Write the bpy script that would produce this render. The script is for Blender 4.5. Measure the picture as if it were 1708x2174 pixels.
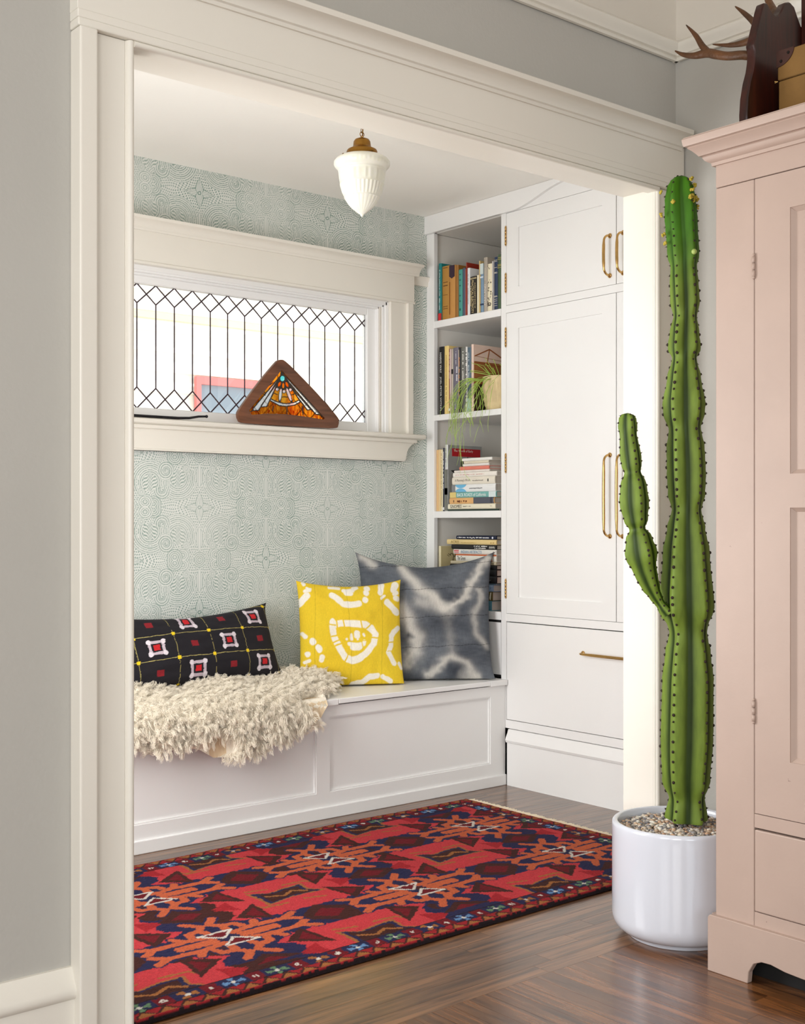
import bpy, bmesh, math, random
import numpy as np
from mathutils import Vector, Matrix

# ------------------------------------------------------------------ scene, camera, world, lights
for o in list(bpy.data.objects):
    bpy.data.objects.remove(o, do_unlink=True)
SC = bpy.context.scene
C = SC.collection
PI = math.pi

cam_d = bpy.data.cameras.new('camera')
cam = bpy.data.objects.new('camera', cam_d)
C.objects.link(cam)
cam.location = (0, 0, 1.12)
cam.rotation_euler = (PI / 2, 0, -math.radians(39.755))
cam_d.sensor_fit = 'HORIZONTAL'
cam_d.sensor_width = 36.0
cam_d.lens = 2594.75 * 36 / 1708
cam_d.shift_y = 25.7 / 1708
cam_d.clip_start = 0.05
SC.camera = cam

W = bpy.data.worlds.new('sky')
SC.world = W
W.use_nodes = True
bg = W.node_tree.nodes['Background']
bg.inputs[0].default_value = (0.86, 0.93, 1.0, 1)
bg.inputs[1].default_value = 1.25

SC.view_settings.view_transform = 'Standard'
SC.view_settings.look = 'None'
SC.view_settings.gamma = 1
SC.view_settings.use_curve_mapping = False
SC.view_settings.exposure = 0.54


def area(name, loc, rot, sx, sy, power, col=(1, 1, 1)):
    l = bpy.data.lights.new(name, 'AREA')
    l.shape = 'RECTANGLE'
    l.size = sx
    l.size_y = sy
    l.energy = power
    l.color = col
    o = bpy.data.objects.new(name, l)
    C.objects.link(o)
    o.location = loc
    o.rotation_euler = rot
    return o


# daylight through the two windows of the room's left wall (behind the camera's left shoulder)
area('daylight_left_window', (-1.57, -0.9, 1.45), (0, -PI / 2, 0), 1.7, 1.5, 37, (1.0, 0.97, 0.93))
area('daylight_left_window_b', (-1.57, 0.95, 1.45), (0, -PI / 2, 0), 1.7, 1.2, 16, (1.0, 0.97, 0.93))
# daylight of the rear window behind the camera
area('daylight_rear_window', (-0.72, -2.97, 1.3), (PI / 2, 0, 0), 1.6, 1.5, 30, (0.86, 0.93, 1.0))
# added fill lamp that brightens the alcove, out of view on its left
area('alcove_fill_light', (1.00, 3.1, 1.20), (0, -PI / 2, 0), 1.4, 0.75, 26, (0.99, 0.985, 0.98))
# sun along the gap between the houses: it strikes the paving outside the leaded window
sun_d = bpy.data.lights.new('sun', 'SUN')
sun_d.energy = 8
sun_d.angle = 0.02
sun_d.color = (1.0, 0.96, 0.9)
sun = bpy.data.objects.new('sun', sun_d)
C.objects.link(sun)
sun.rotation_euler = Vector((-0.75, 0.09, -0.65)).to_track_quat('-Z', 'Y').to_euler()


# ------------------------------------------------------------------ helpers
def lin(c):
    out = []
    for v in c:
        v = v / 255.0
        out.append(v / 12.92 if v <= 0.04045 else ((v + 0.055) / 1.055) ** 2.4)
    return tuple(out)


def linn(a):
    a = np.asarray(a, float) / 255.0
    return np.where(a <= 0.04045, a / 12.92, ((a + 0.055) / 1.055) ** 2.4)


MATS = {}


def mat(name, rgb=None, rough=0.5, metal=0.0, var=0.0, vscale=8.0, bump=0.0, bscale=60.0, attr=None,
        spec=0.5, sheen=0.0, coat=0.0, trans=0.0, aniso=None, sss=0.0, stretch=None):
    if name in MATS:
        return MATS[name]
    m = bpy.data.materials.new(name)
    m.use_nodes = True
    nt = m.node_tree
    b = nt.nodes['Principled BSDF']
    b.inputs['Roughness'].default_value = rough
    b.inputs['Metallic'].default_value = metal
    b.inputs['Specular IOR Level'].default_value = spec
    b.inputs['Sheen Weight'].default_value = sheen
    b.inputs['Coat Weight'].default_value = coat
    b.inputs['Transmission Weight'].default_value = trans
    if sss:
        b.inputs['Subsurface Weight'].default_value = sss
        b.inputs['Subsurface Radius'].default_value = (0.02, 0.02, 0.015)
    tc = nt.nodes.new('ShaderNodeTexCoord')
    src = tc.outputs['Object']
    if stretch:
        mp = nt.nodes.new('ShaderNodeMapping')
        mp.inputs['Scale'].default_value = stretch
        nt.links.new(src, mp.inputs['Vector'])
        src = mp.outputs['Vector']
    colsock = None
    if attr:
        a = nt.nodes.new('ShaderNodeAttribute')
        a.attribute_name = attr
        colsock = a.outputs['Color']
    else:
        l = lin(rgb)
        b.inputs['Base Color'].default_value = (*l, 1)
    if var > 0:
        n = nt.nodes.new('ShaderNodeTexNoise')
        n.inputs['Scale'].default_value = vscale
        n.inputs['Detail'].default_value = 5
        nt.links.new(src, n.inputs['Vector'])
        mr = nt.nodes.new('ShaderNodeMapRange')
        mr.inputs['From Min'].default_value = 0.3
        mr.inputs['From Max'].default_value = 0.7
        mr.inputs['To Min'].default_value = 1 - var
        mr.inputs['To Max'].default_value = 1 + var * 0.5
        nt.links.new(n.outputs['Fac'], mr.inputs['Value'])
        mx = nt.nodes.new('ShaderNodeMix')
        mx.data_type = 'RGBA'
        mx.blend_type = 'MULTIPLY'
        mx.inputs['Factor'].default_value = 1
        if colsock:
            nt.links.new(colsock, mx.inputs[6])
        else:
            mx.inputs[6].default_value = (*lin(rgb), 1)
        nt.links.new(mr.outputs['Result'], mx.inputs[7])
        colsock = mx.outputs[2]
    if colsock:
        nt.links.new(colsock, b.inputs['Base Color'])
    if bump > 0:
        n2 = nt.nodes.new('ShaderNodeTexNoise')
        n2.inputs['Scale'].default_value = bscale
        n2.inputs['Detail'].default_value = 4
        nt.links.new(src, n2.inputs['Vector'])
        bp = nt.nodes.new('ShaderNodeBump')
        bp.inputs['Strength'].default_value = bump
        bp.inputs['Distance'].default_value = 0.01
        nt.links.new(n2.outputs['Fac'], bp.inputs['Height'])
        nt.links.new(bp.outputs['Normal'], b.inputs['Normal'])
    MATS[name] = m
    return m


class MB:
    """collects geometry of one mesh"""

    def __init__(self):
        self.v = []
        self.f = []

    def add(self, vs, fs):
        n = len(self.v)
        self.v += [tuple(p) for p in vs]
        self.f += [tuple(i + n for i in q) for q in fs]
        return self

    def box(self, x0, x1, y0, y1, z0, z1):
        if x0 > x1: x0, x1 = x1, x0
        if y0 > y1: y0, y1 = y1, y0
        if z0 > z1: z0, z1 = z1, z0
        vs = [(x0, y0, z0), (x1, y0, z0), (x1, y1, z0), (x0, y1, z0),
              (x0, y0, z1), (x1, y0, z1), (x1, y1, z1), (x0, y1, z1)]
        fs = [(0, 3, 2, 1), (4, 5, 6, 7), (0, 1, 5, 4), (1, 2, 6, 5), (2, 3, 7, 6), (3, 0, 4, 7)]
        return self.add(vs, fs)

    def prism(self, poly, axis, a0, a1):
        """poly: 2D outline; axis 'x': poly=(y,z); 'y': poly=(x,z); 'z': poly=(x,y)"""
        n = len(poly)

        def mk(p, t):
            if axis == 'x': return (t, p[0], p[1])
            if axis == 'y': return (p[0], t, p[1])
            return (p[0], p[1], t)
        vs = [mk(p, a0) for p in poly] + [mk(p, a1) for p in poly]
        fs = [tuple(range(n - 1, -1, -1)), tuple(range(n, 2 * n))]
        fs += [(i, (i + 1) % n, n + (i + 1) % n, n + i) for i in range(n)]
        return self.add(vs, fs)

    def tube(self, pts, r, sides=6, cap=True):
        pts = [Vector(p) for p in pts]
        n = len(pts)
        rs = r if isinstance(r, (list, tuple)) else [r] * n
        up = None
        vs = []
        for i, p in enumerate(pts):
            t = (pts[min(i + 1, n - 1)] - pts[max(i - 1, 0)])
            if t.length < 1e-9: t = Vector((0, 0, 1))
            t.normalize()
            if up is None:
                a = Vector((0, 0, 1)) if abs(t.z) < 0.9 else Vector((1, 0, 0))
                up = (a - t * a.dot(t)).normalized()
            else:
                up = up - t * up.dot(t)
                up = up.normalized() if up.length > 1e-6 else t.orthogonal().normalized()
            s = t.cross(up)
            for k in range(sides):
                a = 2 * PI * k / sides
                vs.append(p + (up * math.cos(a) + s * math.sin(a)) * rs[i])
        fs = []
        for i in range(n - 1):
            for k in range(sides):
                k2 = (k + 1) % sides
                fs.append((i * sides + k, i * sides + k2, (i + 1) * sides + k2, (i + 1) * sides + k))
        if cap:
            fs.append(tuple(range(sides - 1, -1, -1)))
            fs.append(tuple((n - 1) * sides + k for k in range(sides)))
        return self.add(vs, fs)

    def lathe(self, prof, c=(0, 0, 0), seg=48, rib=0, ribd=0.0, ribrange=None):
        vs, fs = [], []
        for i, (r, z) in enumerate(prof):
            for k in range(seg):
                a = 2 * PI * k / seg
                rr = r
                if rib and ribrange and ribrange[0] <= z <= ribrange[1]:
                    rr = r * (1 + ribd * math.cos(rib * a))
                vs.append((c[0] + rr * math.cos(a), c[1] + rr * math.sin(a), c[2] + z))
        for i in range(len(prof) - 1):
            for k in range(seg):
                k2 = (k + 1) % seg
                fs.append((i * seg + k, i * seg + k2, (i + 1) * seg + k2, (i + 1) * seg + k))
        return self.add(vs, fs)

    def ball(self, c, r, nu=8, nv=5, sq=(1, 1, 1)):
        vs, fs = [], []
        for i in range(nv + 1):
            th = PI * i / nv
            for k in range(nu):
                a = 2 * PI * k / nu
                vs.append((c[0] + r * sq[0] * math.sin(th) * math.cos(a), c[1] + r * sq[1] * math.sin(th) * math.sin(a),
                           c[2] + r * sq[2] * math.cos(th)))
        for i in range(nv):
            for k in range(nu):
                k2 = (k + 1) % nu
                fs.append((i * nu + k, (i + 1) * nu + k, (i + 1) * nu + k2, i * nu + k2))
        return self.add(vs, fs)


def link_mesh(name, me, m, parent=None):
    o = bpy.data.objects.new(name, me)
    C.objects.link(o)
    if m is not None and len(me.materials) == 0:
        me.materials.append(m)
    if parent is not None:
        o.parent = parent
    return o


def obj(name, mb, m, parent=None, smooth=False, bevel=0.0, local=False, seg=1):
    """world-space mesh builder -> one object; a parent (Empty) keeps only a location"""
    me = bpy.data.meshes.new(name)
    vs = mb.v
    if parent is not None and not local:
        w = world_loc(parent)
        vs = [(p[0] - w[0], p[1] - w[1], p[2] - w[2]) for p in vs]
    me.from_pydata(vs, [], mb.f)
    me.validate()
    bm = bmesh.new()
    bm.from_mesh(me)
    bmesh.ops.recalc_face_normals(bm, faces=bm.faces)
    if bevel > 0:
        es = [e for e in bm.edges if len(e.link_faces) == 2 and e.calc_face_angle(0) > 0.6]
        bmesh.ops.bevel(bm, geom=es, offset=bevel, segments=seg, affect='EDGES', profile=0.5, clamp_overlap=True)
    bm.to_mesh(me)
    bm.free()
    if smooth:
        me.polygons.foreach_set('use_smooth', [True] * len(me.polygons))
    return link_mesh(name, me, m, parent)


def world_loc(o):
    v = Vector((0, 0, 0))
    while o is not None:
        v = v + o.location
        o = o.parent
    return v


def smooth_by_angle(o, deg=35):
    me = o.data
    me.polygons.foreach_set('use_smooth', [True] * len(me.polygons))
    bm = bmesh.new()
    bm.from_mesh(me)
    for e in bm.edges:
        if len(e.link_faces) == 2 and e.calc_face_angle(0) > math.radians(deg):
            e.smooth = False
    bm.to_mesh(me)
    bm.free()
    return o


def tag(o, label=None, cat=None, group=None, kind=None):
    if label: o['label'] = label
    if cat: o['category'] = cat
    if group: o['group'] = group
    if kind: o['kind'] = kind
    return o


def thing(name, label, cat, loc=(0, 0, 0), rot=(0, 0, 0), group=None):
    o = bpy.data.objects.new(name, None)
    C.objects.link(o)
    o.empty_display_size = 0.05
    o.location = loc
    o.rotation_euler = rot
    return tag(o, label, cat, group)


def struct(name, mb, m, parent=None, **k):
    o = obj(name, mb, m, parent, **k)
    if parent is None:
        o['kind'] = 'structure'
    return o


def struct_root(name, loc=(0, 0, 0)):
    o = bpy.data.objects.new(name, None)
    C.objects.link(o)
    o.location = loc
    o['kind'] = 'structure'
    return o


def grid_mesh(name, Pn, cols, m, parent=None, smooth=True, closed_u=False):
    n, k, _ = Pn.shape
    me = bpy.data.meshes.new(name)
    idx = np.arange(n * k).reshape(n, k)
    a = idx[:-1, :-1].ravel(); b = idx[1:, :-1].ravel(); c = idx[1:, 1:].ravel(); d = idx[:-1, 1:].ravel()
    F = np.stack([a, b, c, d], 1)
    if closed_u:
        a2 = idx[-1, :-1]; b2 = idx[0, :-1]; c2 = idx[0, 1:]; d2 = idx[-1, 1:]
        F = np.concatenate([F, np.stack([a2, b2, c2, d2], 1)])
    me.vertices.add(n * k)
    me.vertices.foreach_set('co', Pn.reshape(-1).astype(np.float32))
    nf = len(F)
    me.loops.add(nf * 4)
    me.loops.foreach_set('vertex_index', F.ravel().astype(np.int32))
    me.polygons.add(nf)
    me.polygons.foreach_set('loop_start', np.arange(0, nf * 4, 4, dtype=np.int32))
    if smooth:
        me.polygons.foreach_set('use_smooth', np.ones(nf, dtype=bool))
    me.update(calc_edges=True)
    if cols is not None:
        at = me.color_attributes.new('Col', 'FLOAT_COLOR', 'POINT')
        rgba = np.ones((n * k, 4), np.float32)
        rgba[:, :3] = cols.reshape(-1, 3)
        at.data.foreach_set('color', rgba.ravel())
    return link_mesh(name, me, m, parent)


def text_part(s, parent, m, origin, ux, uy, length, height, name='lettering', bold=0.0, extr=0.0003):
    """flat lettering on a face: fits the string in length x height; ux text direction, uy text up"""
    cu = bpy.data.curves.new('t', 'FONT')
    cu.body = s
    cu.size = 1
    cu.offset = bold
    cu.resolution_u = 2
    to = bpy.data.objects.new('t', cu)
    C.objects.link(to)
    dg = bpy.context.evaluated_depsgraph_get()
    me = bpy.data.meshes.new_from_object(to.evaluated_get(dg))
    bpy.data.objects.remove(to, do_unlink=True)
    n = len(me.vertices)
    co = np.zeros(n * 3)
    me.vertices.foreach_get('co', co)
    co = co.reshape(-1, 3)
    mn, mx = co[:, :2].min(0), co[:, :2].max(0)
    sx = length / (mx[0] - mn[0]); sy = height / (mx[1] - mn[1])
    ux = np.array(ux, float); uy = np.array(uy, float)
    o0 = np.array(origin, float)
    w = np.array(world_loc(parent))
    out = o0 + np.outer((co[:, 0] - mn[0]) * sx, ux) + np.outer((co[:, 1] - mn[1]) * sy, uy) - w
    me.vertices.foreach_set('co', out.ravel())
    me.materials.clear()
    me.name = name
    me.update()
    return link_mesh(name, me, m, parent)


rng = np.random.default_rng(7)
random.seed(11)

# ------------------------------------------------------------------ materials
M_trim = mat('trim_paint', (234, 229, 218), rough=0.32, var=0.02, vscale=3, bump=0.03, bscale=40)
M_white = mat('cabinet_paint', (241, 240, 238), rough=0.35, var=0.015, vscale=3, bump=0.02, bscale=50)
M_shelf_shade = mat('shaded_cabinet_paint', (228, 224, 216), rough=0.45, var=0.02, vscale=3)  # cabinet white made darker: shade inside the bookcase is put into the colour
M_wall = mat('grey_wall_paint', (184, 181, 174), rough=0.75, var=0.03, vscale=2, bump=0.08, bscale=90)
M_upper = mat('upper_wall_paint', (216, 209, 198), rough=0.7, var=0.02, vscale=2, bump=0.05, bscale=90)
M_ceil = mat('ceiling_paint', (249, 246, 239), rough=0.7, var=0.02, vscale=1.5, bump=0.05, bscale=70)
M_dark = mat('dark_gap', (30, 28, 27), rough=0.9)
M_brass = mat('polished_brass', (206, 166, 104), rough=0.2, metal=1.0, var=0.08, vscale=30)
M_agedbrass = mat('aged_brass', (150, 108, 44), rough=0.38, metal=0.9, var=0.2, vscale=25)
M_came = mat('lead_came', (70, 52, 60), rough=0.5, metal=0.3)
M_wallpaper = mat('wallpaper_print', rough=0.7, attr='Col', var=0.03, vscale=4)
M_print = mat('woven_print', rough=0.9, attr='Col', var=0.08, vscale=260, bump=0.10, bscale=900)
M_ikat = mat('ikat_print', rough=0.92, attr='Col', var=0.10, vscale=220, bump=0.10, bscale=900)
M_rug = mat('rug_pile', rough=0.95, attr='Col', var=0.22, vscale=160, bump=0.5, bscale=350, sheen=0.0, spec=0.2)
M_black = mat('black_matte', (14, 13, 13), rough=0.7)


def glass_mat(name, tint=(1, 1, 1), ior=1.45, mixmul=1.0):
    m = bpy.data.materials.new(name)
    m.use_nodes = True
    nt = m.node_tree
    nt.nodes.clear()
    out = nt.nodes.new('ShaderNodeOutputMaterial')
    tr = nt.nodes.new('ShaderNodeBsdfTransparent')
    tr.inputs[0].default_value = (*tint, 1)
    gl = nt.nodes.new('ShaderNodeBsdfGlossy')
    gl.inputs['Roughness'].default_value = 0.02
    fr = nt.nodes.new('ShaderNodeFresnel')
    fr.inputs[0].default_value = ior
    mx = nt.nodes.new('ShaderNodeMixShader')
    nt.links.new(fr.outputs[0], mx.inputs[0])
    nt.links.new(tr.outputs[0], mx.inputs[1])
    nt.links.new(gl.outputs[0], mx.inputs[2])
    nt.links.new(mx.outputs[0], out.inputs[0])
    MATS[name] = m
    return m


M_pane = glass_mat('window_glass', (0.97, 0.98, 0.98))


def wood_mat(name, c1, c2, rough=0.3, grain=(1.5, 28, 28), bump=0.06, coat=0.0):
    m = bpy.data.materials.new(name)
    m.use_nodes = True
    nt = m.node_tree
    b = nt.nodes['Principled BSDF']
    tc = nt.nodes.new('ShaderNodeTexCoord')
    oi = nt.nodes.new('ShaderNodeObjectInfo')
    ad = nt.nodes.new('ShaderNodeVectorMath')
    ad.operation = 'ADD'
    sc = nt.nodes.new('ShaderNodeVectorMath')
    sc.operation = 'SCALE'
    sc.inputs[3].default_value = 37.0
    cmb = nt.nodes.new('ShaderNodeCombineXYZ')
    for i in range(3):
        nt.links.new(oi.outputs['Random'], cmb.inputs[i])
    nt.links.new(cmb.outputs[0], sc.inputs[0])
    nt.links.new(tc.outputs['Object'], ad.inputs[0])
    nt.links.new(sc.outputs[0], ad.inputs[1])
    mp = nt.nodes.new('ShaderNodeMapping')
    mp.inputs['Scale'].default_value = grain
    nt.links.new(ad.outputs[0], mp.inputs[0])
    n = nt.nodes.new('ShaderNodeTexNoise')
    n.inputs['Scale'].default_value = 2.2
    n.inputs['Detail'].default_value = 7
    n.inputs['Roughness'].default_value = 0.62
    n.inputs['Distortion'].default_value = 0.4
    nt.links.new(mp.outputs[0], n.inputs['Vector'])
    cr = nt.nodes.new('ShaderNodeValToRGB')
    cr.color_ramp.elements[0].position = 0.32
    cr.color_ramp.elements[0].color = (*lin(c1), 1)
    cr.color_ramp.elements[1].position = 0.70
    cr.color_ramp.elements[1].color = (*lin(c2), 1)
    nt.links.new(n.outputs['Fac'], cr.inputs[0])
    mr = nt.nodes.new('ShaderNodeMapRange')
    mr.inputs['To Min'].default_value = 0.72
    mr.inputs['To Max'].default_value = 1.22
    nt.links.new(oi.outputs['Random'], mr.inputs['Value'])
    mx = nt.nodes.new('ShaderNodeMix')
    mx.data_type = 'RGBA'
    mx.blend_type = 'MULTIPLY'
    mx.inputs['Factor'].default_value = 1
    nt.links.new(cr.outputs[0], mx.inputs[6])
    nt.links.new(mr.outputs['Result'], mx.inputs[7])
    nt.links.new(mx.outputs[2], b.inputs['Base Color'])
    b.inputs['Roughness'].default_value = rough
    b.inputs['Coat Weight'].default_value = coat
    b.inputs['Coat Roughness'].default_value = 0.18
    bp = nt.nodes.new('ShaderNodeBump')
    bp.inputs['Strength'].default_value = bump
    bp.inputs['Distance'].default_value = 0.01
    nt.links.new(n.outputs['Fac'], bp.inputs['Height'])
    nt.links.new(bp.outputs['Normal'], b.inputs['Normal'])
    MATS[name] = m
    return m


M_floor_x = wood_mat('oak_plank_x', (56, 36, 23), (140, 98, 64), rough=0.30, grain=(1.6, 26, 26), coat=0.55)
M_floor_y = wood_mat('oak_plank_y', (54, 29, 15), (142, 92, 52), rough=0.26, grain=(26, 1.6, 26), coat=0.5)
M_artwood = wood_mat('walnut_frame', (84, 50, 32), (124, 78, 52), rough=0.45, grain=(2.0, 20, 20), bump=0.03)
M_plaque = wood_mat('mahogany_plaque', (30, 9, 5), (72, 24, 13), rough=0.35, grain=(20, 20, 2.0), bump=0.03)
M_pink = mat('pink_milk_paint', (185, 162, 149), rough=0.5, var=0.05, vscale=5, bump=0.06, bscale=35)
_nt = M_pink.node_tree
_b = _nt.nodes['Principled BSDF']
_src = _b.inputs['Base Color'].links[0].from_socket
_tc = _nt.nodes.new('ShaderNodeTexCoord')
_n = _nt.nodes.new('ShaderNodeTexNoise')
_n.inputs['Scale'].default_value = 34
_n.inputs['Detail'].default_value = 8
_n.inputs['Roughness'].default_value = 0.7
_nt.links.new(_tc.outputs['Object'], _n.inputs['Vector'])
_r = _nt.nodes.new('ShaderNodeValToRGB')
_r.color_ramp.elements[0].position = 0.705
_r.color_ramp.elements[1].position = 0.74
_nt.links.new(_n.outputs['Fac'], _r.inputs[0])
_m = _nt.nodes.new('ShaderNodeMix')
_m.data_type = 'RGBA'
_m.inputs[7].default_value = (*lin((104, 84, 72)), 1)
_nt.links.new(_r.outputs[0], _m.inputs['Factor'])
_nt.links.new(_src, _m.inputs[6])
_nt.links.new(_m.outputs[2], _b.inputs['Base Color'])

# ------------------------------------------------------------------ key measures of the place (metres)
XJ0, XJ1 = 1.172, 2.838        # inner faces of the cased opening
YF, YB_ = 2.29, 2.383           # front and back face of the opening wall
ZS = 2.095                     # soffit of the opening
XR = 2.968                     # right wall of the room
XC = 3.704                     # face of the alcove cabinets
YBEN = 3.76                    # bench front
YW = 4.28                      # alcove back wall
ZC = 2.54                      # alcove ceiling
XL = 0.98                      # alcove left wall
XE = 4.36                      # alcove right wall (behind the cabinets)
ROOM_X0, ROOM_Y0, ROOM_Z = -1.6, -3.0, 3.1

# ------------------------------------------------------------------ floor
fl = struct('floor', MB().box(ROOM_X0 - 0.1, XE + 0.1, ROOM_Y0 - 0.1, YW + 0.1, -0.06, -0.012), M_dark)
pw = 0.0565
ymid = 2.112
r2 = random.Random(3)


def plank(x0, x1, y0, y1, m):
    g = 0.0003
    mb = MB().box(x0 + g, x1 - g, y0 + g, y1 - g, -0.012, 0.0)
    o = obj('plank', mb, m, fl)
    return o


y = ymid
while y < YBEN + 0.02:
    cuts = [0.9 + r2.uniform(0, 0.5), 2.1 + r2.uniform(-0.3, 0.5), 3.1 + r2.uniform(-0.2, 0.4)]
    xs = [ROOM_X0 if y < YF else XL] + [c for c in cuts] + [XR if y < YF - pw else XC + 0.03]
    for a, b in zip(xs[:-1], xs[1:]):
        if b - a > 0.05:
            plank(a, b, y, y + pw, M_floor_x)
    y += pw
x = ROOM_X0
while x < XR:
    cuts = sorted([0.2 + r2.uniform(-0.6, 0.6), 1.35 + r2.uniform(-0.45, 0.45)])
    ys = [ROOM_Y0] + cuts + [ymid]
    for a, b in zip(ys[:-1], ys[1:]):
        plank(x, min(x + pw, XR), a, b, M_floor_y)
    x += pw

# ------------------------------------------------------------------ walls and ceilings
wf = struct('wall_front', MB()
            .box(ROOM_X0, XJ0 - 0.012, YF, YB_ - 0.012, 0, ROOM_Z)
            .box(XJ0 - 0.012, XJ1 + 0.012, YF, YB_ - 0.012, ZS + 0.012, ROOM_Z)
            .box(XJ1 + 0.012, XE + 0.1, YF, YB_ - 0.012, 0, ROOM_Z), M_wall)
# upper white part above the picture rail (a thin plaster face in front of the grey)
struct('trim_upper_front', MB().box(ROOM_X0, XR, YF - 0.004, YF, 2.55, ROOM_Z), M_upper)
struct('wall_right', MB().box(XR, XR + 0.1, ROOM_Y0, YF, 0, ROOM_Z), M_wall)
struct('trim_upper_right', MB().box(XR - 0.004, XR, ROOM_Y0, YF - 0.004, 2.55, ROOM_Z), M_upper)
lw = MB()
wl_z = (0.6, 2.3)
lw.box(ROOM_X0 - 0.1, ROOM_X0, ROOM_Y0, YF, 0, wl_z[0]).box(ROOM_X0 - 0.1, ROOM_X0, ROOM_Y0, YF, wl_z[1], ROOM_Z)
for a, b in ((ROOM_Y0, -1.65), (-0.15, 0.35), (1.55, YF)):
    lw.box(ROOM_X0 - 0.1, ROOM_X0, a, b, wl_z[0], wl_z[1])
struct('wall_left', lw, M_wall)
rw = MB()
rw.box(ROOM_X0, XR, ROOM_Y0 - 0.1, ROOM_Y0, 0, 0.55).box(ROOM_X0, XR, ROOM_Y0 - 0.1, ROOM_Y0, 2.25, ROOM_Z)
rw.box(ROOM_X0, -1.55, ROOM_Y0 - 0.1, ROOM_Y0, 0.55, 2.25).box(0.1, XR, ROOM_Y0 - 0.1, ROOM_Y0, 0.55, 2.25)
struct('wall_rear', rw, M_wall)
struct('ceiling', MB().box(ROOM_X0 - 0.1, XR + 0.1, ROOM_Y0 - 0.1, YF, ROOM_Z, ROOM_Z + 0.08), M_ceil)
struct('ceiling_alcove', MB().box(XL - 0.1, XE + 0.1, YB_ - 0.012, YW + 0.12, ZC, ZC + 0.08), M_ceil)
# alcove left wall with an added opening for the fill lamp
aw = MB()
aw.box(XL - 0.1, XL, YB_ - 0.012, 2.72, 0, ZC).box(XL - 0.1, XL, 3.48, YW + 0.1, 0, ZC).box(XL - 0.1, XL, 2.72, 3.48, 1.9, ZC)
aw.box(XL - 0.1, XL, 2.72, 3.48, 0, 0.5)
struct('wall_alcove_left', aw, M_upper)
struct('wall_alcove_right', MB().box(XE, XE + 0.1, YB_ - 0.012, YW + 0.1, 0, ZC), M_upper)

# back wall with the window hole
GX0, GX1, GZ0, GZ1 = 1.93, 3.43, 1.53, 2.10
wb = struct('wall_back', MB()
            .box(XL, GX0, YW, YW + 0.12, 0, ZC).box(GX1, XE, YW, YW + 0.12, 0, ZC)
            .box(GX0, GX1, YW, YW + 0.12, 0, GZ0).box(GX0, GX1, YW, YW + 0.12, GZ1, ZC), M_upper)

# ---- wallpaper print (fine printed grid)
WP_W, WP_H = 0.3165, 0.2095


def sstep(a, b, x):
    t = np.clip((x - a) / (b - a), 0, 1)
    return t * t * (3 - 2 * t)


def stripes(d, per, duty=0.5, soft=0.16):
    ph = np.abs(((d / per) % 1.0) - 0.5) * 2          # 1 at line centre .. 0
    return sstep(1 - duty - soft, 1 - duty + soft, ph)


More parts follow.
